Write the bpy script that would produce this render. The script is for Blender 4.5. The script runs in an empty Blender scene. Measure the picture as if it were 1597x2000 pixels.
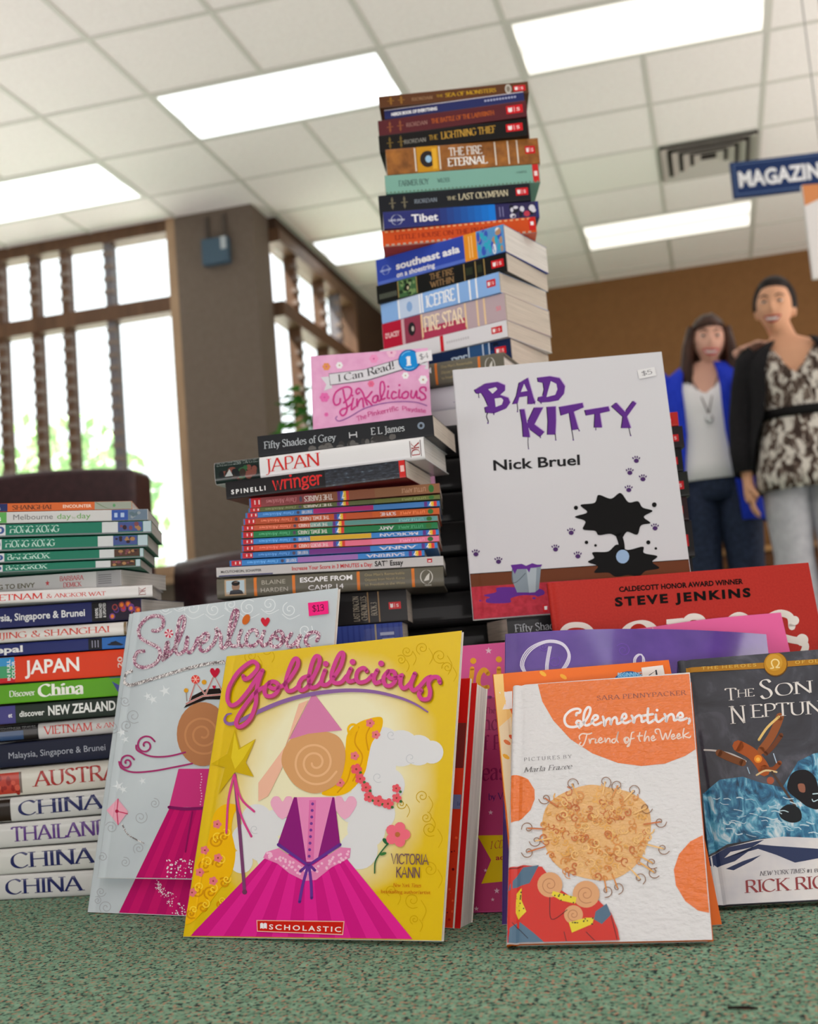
import bpy, bmesh, math, random
from mathutils import Vector, Matrix, noise
random.seed(7)
SC = bpy.context.scene
COL = SC.collection
rad = math.radians

# ------------------------------------------------------------------ camera
F, PIT, ROL, YAW, CAMH = 2381.0, .1137, -.0824, -.2426, .22
_f = Vector((math.sin(YAW)*math.cos(PIT), math.cos(YAW)*math.cos(PIT), math.sin(PIT)))
_r = Vector((math.cos(YAW), -math.sin(YAW), 0)); _u = _r.cross(_f)
AX = _r*math.cos(ROL)+_u*math.sin(ROL); BX = -_r*math.sin(ROL)+_u*math.cos(ROL); CX = _f
FH = Vector((math.sin(YAW), math.cos(YAW), 0)); RH = Vector((math.cos(YAW), -math.sin(YAW), 0)); UP = Vector((0, 0, 1))
CAM = Vector((0, 0, CAMH))
cd = bpy.data.cameras.new('camera'); cam = bpy.data.objects.new('camera', cd); COL.objects.link(cam)
cam.matrix_world = Matrix(((AX.x, BX.x, -CX.x, 0), (AX.y, BX.y, -CX.y, 0), (AX.z, BX.z, -CX.z, CAMH), (0, 0, 0, 1)))
cd.sensor_fit = 'VERTICAL'; cd.sensor_height = 24.0; cd.lens = 24.0*F/2000
cd.clip_start = .01; cd.clip_end = 100
cd.dof.use_dof = True; cd.dof.focus_distance = 1.04; cd.dof.aperture_fstop = 5.6
SC.camera = cam

# ------------------------------------------------------------------ view, world, lights
SC.view_settings.view_transform = 'Standard'; SC.view_settings.look = 'None'
SC.view_settings.exposure = EXPOSURE = 0.0; SC.view_settings.gamma = 1.0; SC.view_settings.use_curve_mapping = False
w = bpy.data.worlds.new('sky'); SC.world = w; w.use_nodes = True
w.node_tree.nodes['Background'].inputs[0].default_value = (.93, .97, 1, 1)
w.node_tree.nodes['Background'].inputs[1].default_value = WORLD = 2.2
LAMP = 1.7          # ceiling diffusers over the reading room
def area(name, loc, rot, sx, sy, power, col=(1, 1, 1)):
    l = bpy.data.lights.new(name, 'AREA'); l.shape = 'RECTANGLE'; l.size = sx; l.size_y = sy; l.energy = power; l.color = col
    o = bpy.data.objects.new(name, l); COL.objects.link(o); o.location = loc; o.rotation_euler = rot
    return o
# unseen fill lamps, added to brighten the covers, the ceiling and the women
area('front_fill', (.3, -2.85, 1.8), (rad(82), 0, 0), 4.0, 2.0, 9, (1, .98, .95))  # added fill on the covers, no window built here
area('ceiling_fill', (.5, -1.2, .1), (rad(160), 0, 0), 5.5, 2.0, 240, (1, .95, .93))  # added uplight that brightens the ceiling from behind the camera
area('ceiling_fill_side', (3.6, 5.5, .1), (rad(180), 0, 0), 2.6, 5.0, 225, (1, .94, .9))  # added uplight for the right part of the ceiling
area('ceiling_fill_left', (-4.4, 3.4, .1), (rad(180), 0, 0), 2.6, 4.6, 92, (1, .95, .93))  # added uplight for the left part of the ceiling
area('right_fill', (5.3, 3.2, 1.7), (rad(90), 0, rad(90)), 3.2, 1.8, 60, (1, .98, .95))  # added side fill for the women, the wall has no window
s_ = bpy.data.lights.new('sun', 'SUN'); s_.energy = 42; s_.angle = rad(1); s_.color = (1, .96, .9)
so = bpy.data.objects.new('sun', s_); COL.objects.link(so); so.rotation_euler = Vector((.46, .12, -.88)).to_track_quat('-Z', 'Y').to_euler()
# ------------------------------------------------------------------ helpers
def ray(u, v): return AX*((u-798.5)/F)-BX*((v-1000)/F)+CX
def onz(u, v, z):
    d = ray(u, v); return CAM+d*((z-CAMH)/d.z)
def atd(u, v, D):
    d = ray(u, v); return CAM+d*(D/d.dot(FH))
def fl(c, y, z=0): return RH*c+FH*y+UP*z      # lateral, distance, height -> world
def lin(c):
    c = c/255.0
    return c/12.92 if c <= .04045 else ((c+.055)/1.055)**2.4
MATS = {}
def mat(rgb, rough=.45, coat=0.0, metal=0.0, name=None, emit=0, spec=.15):
    k = (rgb, rough, coat, metal, emit, spec)
    if k in MATS: return MATS[k]
    if max(rgb) < 72 and not metal: rgb = tuple(c*.72 for c in rgb)      # deep inks
    m = bpy.data.materials.new(name or 'colour'); m.use_nodes = True
    b = m.node_tree.nodes['Principled BSDF']; c = (lin(rgb[0]), lin(rgb[1]), lin(rgb[2]), 1)
    b.inputs['Base Color'].default_value = c; b.inputs['Roughness'].default_value = rough
    b.inputs['Metallic'].default_value = metal; b.inputs['Coat Weight'].default_value = coat; b.inputs['Coat Roughness'].default_value = .08
    b.inputs['Specular IOR Level'].default_value = spec
    if emit: b.inputs['Emission Color'].default_value = c; b.inputs['Emission Strength'].default_value = emit
    m.diffuse_color = c
    MATS[k] = m
    return m
def nodes(name):
    m = bpy.data.materials.new(name); m.use_nodes = True; nt = m.node_tree
    return m, nt, nt.nodes['Principled BSDF']
def N(nt, t, **kw):
    n = nt.nodes.new(t)
    for k, v in kw.items():
        if k in n.inputs: n.inputs[k].default_value = v
        else: setattr(n, k, v)
    return n
def ramp(nt, stops):
    n = nt.nodes.new('ShaderNodeValToRGB'); e = n.color_ramp.elements
    while len(e) < len(stops): e.new(.5)
    for i, (p, c) in enumerate(stops):
        e[i].position = p; e[i].color = (lin(c[0]), lin(c[1]), lin(c[2]), 1)
    return n
def noisy(name, stops, scale, detail=4, rough=.6, stretch=(1, 1, 1), bump=0, coat=0, dist=0, kind='noise', bscale=None, nrough=.55):
    """object-space noise colouring"""
    m, nt, b = nodes(name); L = nt.links
    tc = N(nt, 'ShaderNodeTexCoord'); mp = N(nt, 'ShaderNodeMapping'); mp.inputs['Scale'].default_value = stretch
    L.new(tc.outputs['Object'], mp.inputs[0])
    if kind == 'noise':
        t = N(nt, 'ShaderNodeTexNoise', Scale=scale, Detail=detail, Roughness=nrough, Distortion=dist); out = t.outputs['Fac']
    else:
        t = N(nt, 'ShaderNodeTexVoronoi', Scale=scale); out = t.outputs['Color']
    L.new(mp.outputs[0], t.inputs['Vector'])
    r = ramp(nt, stops); L.new(out, r.inputs[0]); L.new(r.outputs[0], b.inputs['Base Color'])
    b.inputs['Roughness'].default_value = rough; b.inputs['Coat Weight'].default_value = coat; b.inputs['Coat Roughness'].default_value = .08; b.inputs['Specular IOR Level'].default_value = .25
    if bump:
        t2 = N(nt, 'ShaderNodeTexNoise', Scale=bscale or scale, Detail=3); L.new(mp.outputs[0], t2.inputs['Vector'])
        bp = N(nt, 'ShaderNodeBump', Strength=bump, Distance=.002); L.new(t2.outputs['Fac'], bp.inputs['Height']); L.new(bp.outputs[0], b.inputs['Normal'])
    m.diffuse_color = (lin(stops[0][1][0]), lin(stops[0][1][1]), lin(stops[0][1][2]), 1)
    return m
def link(o): COL.objects.link(o); return o
def tag(o, label=None, cat=None, group=None, kind=None):
    if label: o['label'] = label
    if cat: o['category'] = cat
    if group: o['group'] = group
    if kind: o['kind'] = kind
    return o
def empty(name, M, label, cat, group=None):
    o = link(bpy.data.objects.new(name, None)); o.empty_display_size = .05
    o.matrix_world = M if isinstance(M, Matrix) else Matrix.Translation(M)
    return tag(o, label, cat, group)
class MB:
    """collects geometry of ONE mesh"""
    def __init__(s): s.v = []; s.f = []; s.m = []; s.mats = []; s.smooth = []
    def mi(s, m):
        if m not in s.mats: s.mats.append(m)
        return s.mats.index(m)
    def add(s, vs, fs, m, smooth=False):
        b = len(s.v); s.v += [tuple(x) for x in vs]; i = s.mi(m)
        for q in fs: s.f.append([b+k for k in q]); s.m.append(i); s.smooth.append(smooth)
    def box(s, lo, hi, m):
        x0, y0, z0 = lo; x1, y1, z1 = hi
        s.add([(x0,y0,z0),(x1,y0,z0),(x1,y1,z0),(x0,y1,z0),(x0,y0,z1),(x1,y0,z1),(x1,y1,z1),(x0,y1,z1)],
              [(3,2,1,0),(4,5,6,7),(0,1,5,4),(1,2,6,5),(2,3,7,6),(3,0,4,7)], m)
    def tube(s, pts, rs, m, n=10, smooth=True, sq=None, caps=True):
        pts = [Vector(p) for p in pts]; rs = rs if isinstance(rs, (list, tuple)) else [rs]*len(pts)
        vs = []; ref = None
        for i, p in enumerate(pts):
            t = (pts[min(i+1, len(pts)-1)]-pts[max(i-1, 0)]).normalized()
            if ref is None:
                ref = Vector((1, 0, 0)) if abs(t.x) < .9 else Vector((0, 1, 0))
            a = (ref-t*ref.dot(t)).normalized(); b = t.cross(a); ref = a
            r = rs[i]; ra, rb = (r if isinstance(r, (list, tuple)) else (r, r))
            for k in range(n):
                w_ = 2*math.pi*k/n; vs.append(p+a*(ra*math.cos(w_))+b*(rb*math.sin(w_)))
        fs = [(i*n+k, i*n+(k+1) % n, (i+1)*n+(k+1) % n, (i+1)*n+k) for i in range(len(pts)-1) for k in range(n)]
        if caps: fs += [tuple(range(n))[::-1], tuple(range((len(pts)-1)*n, len(pts)*n))]
        s.add(vs, fs, m, smooth)
    def loft(s, rings, m, smooth=True, closed=True, caps=(True, True)):
        n = len(rings[0]); vs = [p for r in rings for p in r]; K = n if closed else n-1
        fs = [(i*n+k, i*n+(k+1) % n, (i+1)*n+(k+1) % n, (i+1)*n+k) for i in range(len(rings)-1) for k in range(K)]
        if caps[0]: fs.append(tuple(range(n))[::-1])
        if caps[1]: fs.append(tuple(range((len(rings)-1)*n, len(rings)*n)))
        s.add(vs, fs, m, smooth)
    def ell(s, c, r, m, nu=16, nv=10, smooth=True, fn=None):
        vs = [];
        for j in range(1, nv):
            a = math.pi*j/nv
            for i in range(nu):
                b = 2*math.pi*i/nu; d = Vector((math.sin(a)*math.cos(b), math.sin(a)*math.sin(b), math.cos(a)))
                p = Vector((d.x*r[0], d.y*r[1], d.z*r[2])); vs.append(Vector(c)+(fn(p, d) if fn else p))
        t = Vector((0, 0, r[2])); top = Vector(c)+(fn(t, Vector((0, 0, 1))) if fn else t); bot = Vector(c)+(fn(-t, Vector((0, 0, -1))) if fn else -t)
        fs = [(j*nu+i, (j+1)*nu+i, (j+1)*nu+(i+1) % nu, j*nu+(i+1) % nu) for j in range(nv-2) for i in range(nu)]
        k = len(vs); vs += [top, bot]
        fs += [(k, i, (i+1) % nu) for i in range(nu)]+[(k+1, (nv-2)*nu+(i+1) % nu, (nv-2)*nu+i) for i in range(nu)]
        s.add(vs, fs, m, smooth)
    def build(s, name, parent=None, M=None, bevel=0, label=None, fix=True):
        me = bpy.data.meshes.new(name); me.from_pydata(s.v, [], s.f)
        for m in s.mats: me.materials.append(m)
        me.polygons.foreach_set('material_index', s.m); me.polygons.foreach_set('use_smooth', s.smooth)
        me.update()
        o = link(bpy.data.objects.new(name, me))
        if parent: o.parent = parent
        if M is not None: o.matrix_local = M
        if bevel:
            b = o.modifiers.new('bevel', 'BEVEL'); b.width = bevel; b.segments = 2; b.limit_method = 'ANGLE'
        if label: o['label'] = label
        return o

# ------------------------------------------------------------------ lettering
def cat(pts, closed=False, k=6):
    """Catmull-Rom through points"""
    n = len(pts)
    if n < 3: return [tuple(p) for p in pts]
    P = lambda i: pts[i % n] if closed else pts[max(0, min(n-1, i))]
    out = []
    for i in range(n if closed else n-1):
        a, b, c, d = P(i-1), P(i), P(i+1), P(i+2)
        for j in range(k):
            t = j/k; t2 = t*t; t3 = t2*t
            out.append(tuple(.5*(2*b[q]+(c[q]-a[q])*t+(2*a[q]-5*b[q]+4*c[q]-d[q])*t2+(3*b[q]-a[q]-3*c[q]+d[q])*t3) for q in (0, 1)))
    if not closed: out.append(tuple(pts[-1]))
    return out
def ribbon(pts, w, closed=False, round_=True, nd=8):
    """2-D ribbon along pts; w number or list of widths -> verts, faces"""
    n = len(pts); ws = w if isinstance(w, (list, tuple)) else [w]*n
    vs = []; fs = []
    for i, p in enumerate(pts):
        a = pts[(i-1) % n] if (closed or i > 0) else p; b = pts[(i+1) % n] if (closed or i < n-1) else p
        dx, dy = b[0]-a[0], b[1]-a[1]; l = math.hypot(dx, dy) or 1; nx, ny = -dy/l, dx/l; h = ws[i]/2
        vs += [(p[0]+nx*h, p[1]+ny*h), (p[0]-nx*h, p[1]-ny*h)]
    for i in range(n if closed else n-1):
        j = (i+1) % n; fs.append((2*i, 2*i+1, 2*j+1, 2*j))
    if round_ and not closed:
        for i in (0, n-1):
            b = len(vs); h = ws[i]/2
            vs += [(pts[i][0]+h*math.cos(2*math.pi*k/nd), pts[i][1]+h*math.sin(2*math.pi*k/nd)) for k in range(nd)]
            fs.append(tuple(range(b, b+nd)))
    return vs, fs
# centre lines of the letters: advance, strokes (c = curve, l = straight, o = closed curve), serif feet (x, y)
G = {
'A': (.82, ['l .03,0 .4,1 .77,0', 'l .17,.36 .63,.36'], '.03,0 .77,0'),
'B': (.68, ['l .12,0 .12,1', 'c .12,1 .36,1 .52,.9 .52,.64 .36,.54 .12,.53', 'c .12,.53 .42,.52 .6,.38 .57,.1 .36,0 .12,0'], ''),
'C': (.8, ['c .72,.84 .5,.99 .26,.93 .08,.7 .07,.32 .24,.07 .5,0 .74,.17'], ''),
'D': (.82, ['l .12,0 .12,1', 'c .12,1 .42,1 .66,.84 .74,.5 .66,.16 .42,0 .12,0'], ''),
'E': (.62, ['l .12,0 .12,1', 'l .12,1 .54,1 .54,.87', 'l .12,.52 .46,.52', 'l .12,0 .56,0 .58,.15'], '.12,1 .12,0'),
'F': (.58, ['l .12,0 .12,1', 'l .12,1 .54,1 .54,.86', 'l .12,.52 .44,.52'], '.12,0 .12,1'),
'G': (.84, ['c .73,.84 .5,.99 .26,.93 .08,.7 .07,.32 .24,.07 .48,0 .72,.1', 'l .72,.1 .72,.42'], '.72,.42'),
'H': (.86, ['l .12,0 .12,1', 'l .74,0 .74,1', 'l .12,.52 .74,.52'], '.12,0 .12,1 .74,0 .74,1'),
'I': (.28, ['l .14,0 .14,1'], '.14,0 .14,1'),
'J': (.34, ['c .2,1 .2,.6 .2,.1 .12,-.16 -.04,-.2'], '.2,1'),
'K': (.74, ['l .12,0 .12,1', 'l .64,1 .13,.5', 'l .26,.62 .7,0'], '.12,0 .12,1 .64,1 .7,0'),
'L': (.6, ['l .12,0 .12,1', 'l .12,0 .54,0 .57,.16'], '.12,0 .12,1'),
'M': (1.0, ['l .12,0 .16,1', 'l .16,1 .5,.1', 'l .5,.1 .84,1', 'l .84,1 .88,0'], '.12,0 .88,0 .16,1 .84,1'),
'N': (.86, ['l .12,0 .12,1', 'l .12,1 .74,0', 'l .74,0 .74,1'], '.12,0 .12,1 .74,1'),
'O': (.88, ['o .44,1 .2,.9 .08,.5 .2,.1 .44,0 .68,.1 .8,.5 .68,.9'], ''),
'P': (.62, ['l .12,0 .12,1', 'c .12,1 .38,1 .55,.88 .55,.6 .38,.47 .12,.46'], '.12,0'),
'Q': (.88, ['o .44,1 .2,.9 .08,.5 .2,.1 .44,0 .68,.1 .8,.5 .68,.9', 'l .5,.2 .86,-.16'], ''),
'R': (.72, ['l .12,0 .12,1', 'c .12,1 .38,1 .54,.9 .54,.63 .38,.52 .12,.51', 'l .36,.51 .7,0'], '.12,0 .7,0'),
'S': (.58, ['c .47,.84 .36,.98 .16,.96 .08,.78 .22,.6 .42,.44 .5,.22 .4,.04 .2,0 .08,.16'], ''),
'T': (.68, ['l .34,0 .34,1', 'l .04,.86 .06,1 .62,1 .64,.86'], '.34,0'),
'U': (.8, ['c .12,1 .12,.5 .14,.2 .28,.02 .5,.02 .64,.2 .66,.5 .66,1'], '.12,1 .66,1'),
'V': (.78, ['l .04,1 .39,0 .74,1'], '.04,1 .74,1'),
'W': (1.12, ['l .04,1 .34,0 .56,.9', 'l .56,.9 .78,0 1.08,1'], '.04,1 1.08,1'),
'X': (.76, ['l .06,1 .7,0', 'l .68,1 .06,0'], '.06,1 .7,0 .68,1 .06,0'),
'Y': (.72, ['l .04,1 .36,.48 .68,1', 'l .36,.48 .36,0'], '.04,1 .68,1 .36,0'),
'Z': (.68, ['l .08,.88 .1,1 .6,1 .06,0 .6,0 .64,.14'], ''),
'a': (.54, ['c .08,.5 .14,.64 .32,.64 .4,.5 .4,.2 .42,.04 .5,.03', 'c .4,.42 .2,.36 .08,.2 .14,.02 .3,.04 .4,.18'], ''),
'b': (.58, ['l .12,1 .12,.02', 'c .12,.46 .24,.64 .42,.6 .52,.34 .44,.06 .26,0 .12,.1'], ''),
'c': (.5, ['c .44,.52 .34,.65 .18,.6 .07,.34 .14,.06 .3,0 .46,.12'], ''),
'd': (.6, ['l .46,1 .46,.02 .54,.02', 'c .46,.5 .34,.66 .16,.6 .07,.34 .14,.06 .3,0 .46,.14'], ''),
'e': (.52, ['c .09,.36 .44,.36 .42,.58 .28,.66 .12,.56 .07,.3 .16,.04 .32,0 .46,.12'], ''),
'f': (.36, ['c .4,.94 .3,1.02 .18,.94 .16,.7 .16,.3 .16,0', 'l .04,.62 .34,.62'], '.16,0'),
'g': (.54, ['o .26,.64 .1,.56 .1,.34 .26,.26 .4,.34 .4,.56', 'c .16,.28 .1,.16 .2,.1 .42,.06 .44,-.12 .26,-.24 .06,-.2 .06,-.06 .18,.02', 'l .38,.6 .5,.66'], ''),
'h': (.6, ['l .12,1 .12,0', 'c .12,.46 .28,.65 .44,.58 .48,.4 .48,.2 .48,0'], '.12,0 .48,0'),
'i': (.28, ['l .04,.62 .14,.64 .14,0', 'o .14,.92 .1,.88 .14,.84 .18,.88'], '.14,0'),
'j': (.28, ['c .14,.64 .15,.3 .14,-.1 .06,-.24 -.04,-.22', 'o .14,.92 .1,.88 .14,.84 .18,.88'], ''),
'k': (.56, ['l .12,1 .12,0', 'l .46,.64 .13,.3', 'l .24,.38 .5,0'], '.12,0 .5,0'),
'l': (.28, ['l .14,1 .14,0'], '.14,0 .1,1'),
'm': (.9, ['l .04,.62 .12,.64 .12,0', 'c .12,.46 .26,.65 .4,.58 .44,.4 .44,.2 .44,0', 'c .44,.46 .58,.65 .72,.58 .76,.4 .76,.2 .76,0'], '.12,0 .44,0 .76,0'),
'n': (.6, ['l .04,.62 .12,.64 .12,0', 'c .12,.46 .28,.65 .44,.58 .48,.4 .48,.2 .48,0'], '.12,0 .48,0'),
'o': (.56, ['o .28,.65 .12,.54 .07,.32 .14,.08 .28,0 .42,.08 .49,.32 .42,.56'], ''),
'p': (.58, ['l .04,.62 .12,.64 .12,-.28', 'c .12,.46 .24,.65 .42,.6 .52,.34 .44,.06 .26,0 .12,.1'], '.12,-.28'),
'q': (.58, ['l .46,.64 .46,-.28', 'c .46,.5 .34,.66 .16,.6 .07,.34 .14,.06 .3,0 .46,.14'], ''),
'r': (.42, ['l .04,.62 .12,.64 .12,0', 'c .12,.42 .22,.62 .38,.6'], '.12,0'),
's': (.44, ['c .36,.54 .26,.65 .12,.62 .08,.48 .2,.38 .34,.28 .36,.08 .2,-.01 .08,.1'], ''),
't': (.36, ['c .16,.86 .16,.5 .16,.14 .24,-.01 .34,.06', 'l .04,.62 .32,.62'], ''),
'u': (.6, ['c .12,.64 .12,.3 .14,.08 .26,0 .4,.06 .46,.2', 'l .46,.64 .46,.02 .54,.02'], ''),
'v': (.54, ['l .06,.64 .27,0 .48,.64'], '.06,.64 .48,.64'),
'w': (.78, ['l .06,.64 .22,0 .39,.58 .56,0 .72,.64'], ''),
'x': (.54, ['l .06,.64 .48,0', 'l .46,.64 .06,0'], ''),
'y': (.54, ['l .06,.64 .28,.04', 'l .48,.64 .24,-.12 .1,-.26'], '.06,.64 .48,.64'),
'z': (.5, ['l .08,.62 .42,.62 .06,.02 .44,.02'], ''),
'&': (.86, ['c .8,.5 .7,.16 .4,0 .12,.08 .12,.36 .34,.56 .5,.76 .42,.98 .26,.94 .22,.72 .4,.42 .62,.12 .82,0'], ''),
'!': (.28, ['l .14,1 .14,.3', 'o .14,.1 .09,.05 .14,0 .19,.05'], ''), ',': (.24, ['c .12,.08 .14,0 .06,-.14'], ''), '.': (.24, ['o .12,.08 .07,.03 .12,-.02 .17,.03'], ''),
"'": (.2, ['l .1,1 .1,.78'], ''), '#': (.6, ['l .2,0 .26,1', 'l .4,0 .46,1', 'l .08,.36 .54,.36', 'l .1,.66 .56,.66'], ''), '-': (.4, ['l .06,.34 .34,.34'], ''),
'$': (.56, ['c .47,.8 .36,.92 .16,.9 .08,.76 .22,.58 .42,.44 .5,.24 .4,.08 .2,.06 .08,.18', 'l .28,1.06 .28,-.08'], ''),
'1': (.46, ['l .12,.84 .26,1 .26,0', 'l .1,0 .42,0'], ''), '3': (.54, ['c .08,.86 .26,1 .44,.9 .42,.62 .2,.54 .44,.48 .48,.16 .3,0 .06,.1'], ''),
'4': (.58, ['l .42,0 .42,1 .06,.3 .54,.3'], ''), '5': (.54, ['l .44,1 .14,1 .1,.58', 'c .1,.58 .36,.64 .48,.34 .36,.02 .06,.06'], ''),
'0': (.6, ['o .3,1 .12,.8 .08,.5 .12,.2 .3,0 .48,.2 .52,.5 .48,.8'], ''), '2': (.54, ['c .08,.8 .26,1 .44,.86 .4,.6 .08,.04', 'l .08,.02 .5,.02'], ''),
}
GC = {}
def glyph(ch, style, thick, thin, slant):
    k = (ch, style, thick, thin, slant)
    if k in GC: return GC[k]
    adv, ss, sf = G[ch]; vs = []; fs = []
    def put(v, f):
        b = len(vs); vs.extend((x+slant*y, y) for x, y in v); fs.extend(tuple(b+i for i in q) for q in f)
    for s_ in ss:
        p = [tuple(float(t) for t in q.split(',')) for q in s_[2:].split()]
        cl = s_[0] == 'o'
        if s_[0] in 'co': p = cat(p, cl, 5)
        if style == 'hand':
            put(*ribbon(p, thick, cl))
            if s_[0] == 'l' and len(p) > 2:
                for q in p[1:-1]: put([(q[0]+thick/2*math.cos(k_*.785), q[1]+thick/2*math.sin(k_*.785)) for k_ in range(8)], [tuple(range(8))])
            continue
        wf = lambda a, b: thin+(thick-thin)*math.sin(math.atan2(b[1]-a[1], b[0]-a[0])-.42)**2
        if s_[0] == 'l':
            for a, b in zip(p, p[1:]): put(*ribbon([a, b], wf(a, b), round_=False))
        else:
            n = len(p); ws = [wf(p[(i-1) % n] if (cl or i) else p[0], p[(i+1) % n] if (cl or i < n-1) else p[-1]) for i in range(n)]
            put(*ribbon(p, ws, cl, round_=False))
    if style == 'serif' and sf:
        for q in sf.split():
            x, y = (float(t) for t in q.split(',')); h = thin*.8; w_ = thick*.5+.09
            y0, y1 = (y-h, y) if y > .5 else (y, y+h)
            put([(x-w_, y0), (x+w_, y0), (x+w_, y1), (x-w_, y1)], [(0, 1, 2, 3)])
    GC[k] = (adv, vs, fs)
    return GC[k]
BF = {}
def lay(text, font):
    """text -> verts, faces, width; capitals one unit high, baseline at 0"""
    if (text, font) in BF: return BF[(text, font)]
    vs = []; fs = []; x = 0.0
    if font[0] in ('serif', 'hand'):
        style, thick, thin, slant = (font+(0, 0, 0))[:4] if len(font) > 1 else (font[0], .15, .05, 0)
        track = font[4] if len(font) > 4 else 0
        for ch in text:
            if ch == ' ': x += .34; continue
            a, v, f = glyph(ch, style, thick, thin, slant)
            b = len(vs); vs += [(x+p[0], p[1]) for p in v]; fs += [tuple(b+i for i in q) for q in f]; x += a+track
    else:
        c = bpy.data.curves.new('t', 'FONT'); c.body = text; c.offset = font[1] if len(font) > 1 else 0; c.resolution_u = 3
        if len(font) > 2: c.space_character = font[2]
        if len(font) > 3: c.shear = font[3]
        o = bpy.data.objects.new('t', c); m = o.to_mesh()
        vs = [(v.co.x/.729, v.co.y/.729) for v in m.vertices]; fs = [tuple(p.vertices) for p in m.polygons]
        o.to_mesh_clear(); bpy.data.objects.remove(o); bpy.data.curves.remove(c)
    lo = min(v[0] for v in vs); vs = [(a-lo, b) for a, b in vs]; w_ = max(v[0] for v in vs)
    BF[(text, font)] = (vs, fs, w_)
    return BF[(text, font)]
SANS = ('sans', .0); BOLD = ('sans', .022); BLACK = ('sans', .04); SERIF = ('serif', .15, .045); LIGHT = ('serif', .115, .035); HAND = ('hand', .12); ITAL = ('serif', .12, .04, .22)
# ------------------------------------------------------------------ books
from mathutils.geometry import tessellate_polygon
def paper_mat(name, rgb):
    m, nt, b = nodes(name); L = nt.links
    tc = N(nt, 'ShaderNodeTexCoord'); mp = N(nt, 'ShaderNodeMapping'); mp.inputs['Scale'].default_value = (2, 2, 1)
    t = N(nt, 'ShaderNodeTexNoise', Scale=900.0, Detail=2); mp.inputs['Scale'].default_value = (.012, .012, 1)
    L.new(tc.outputs['Object'], mp.inputs[0]); L.new(mp.outputs[0], t.inputs['Vector'])
    r = ramp(nt, [(.3, tuple(int(c*.86) for c in rgb)), (.62, rgb)]); L.new(t.outputs['Fac'], r.inputs[0]); L.new(r.outputs[0], b.inputs['Base Color'])
    b.inputs['Roughness'].default_value = .8
    return m
PAGES = {'white': paper_mat('white_paper', (232, 228, 224)), 'cream': paper_mat('cream_paper', (214, 203, 190)), 'grey': paper_mat('newsprint', (196, 186, 176))}
PAGES_V = {}
def paper_side(kind):
    """same paper, with the leaves running up the block (standing books)"""
    if kind not in PAGES_V:
        m = PAGES[kind].copy(); mp = [n for n in m.node_tree.nodes if n.type == 'MAPPING'][0]; mp.inputs['Scale'].default_value = (.012, 1, .012); PAGES_V[kind] = m
    return PAGES_V[kind]
def half(p, ax, lim, sg):
    out = []
    for i in range(len(p)):
        a, b = p[i-1], p[i]; da, db = sg*(lim-a[ax]), sg*(lim-b[ax])
        if (da >= 0) != (db >= 0): t = da/(da-db); out.append((a[0]+(b[0]-a[0])*t, a[1]+(b[1]-a[1])*t))
        if db >= 0: out.append(b)
    return out
def clip_faces(uv, fs, box):
    """keep printing inside the trimmed cover"""
    x0, z0, x1, z1 = box; ov = list(uv); of = []
    for f in fs:
        p = [uv[i] for i in f]
        if all(x0 <= a <= x1 and z0 <= b <= z1 for a, b in p): of.append(f); continue
        for ax, lim, sg in ((0, x1, 1), (0, x0, -1), (1, z1, 1), (1, z0, -1)):
            p = half(p, ax, lim, sg)
            if len(p) < 3: break
        if len(p) >= 3: b = len(ov); ov += p; of.append(tuple(range(b, b+len(p))))
    return ov, of
def slice_faces(uv, fs, cuts, ax=1):
    """cut printing into bands so that it follows a rounded spine"""
    ov = list(uv); of = []
    for f in fs:
        p = [uv[i] for i in f]; lo = min(q[ax] for q in p); hi = max(q[ax] for q in p)
        ks = [c for c in cuts if lo < c < hi]
        if not ks: of.append(f); continue
        e = [lo-1]+ks+[hi+1]
        for a, b in zip(e, e[1:]):
            q = half(half(p, ax, b, 1), ax, a, -1) if len(p) >= 3 else p
            if len(q) >= 3: n = len(ov); ov += q; of.append(tuple(range(n, n+len(q))))
    return ov, of
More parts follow.
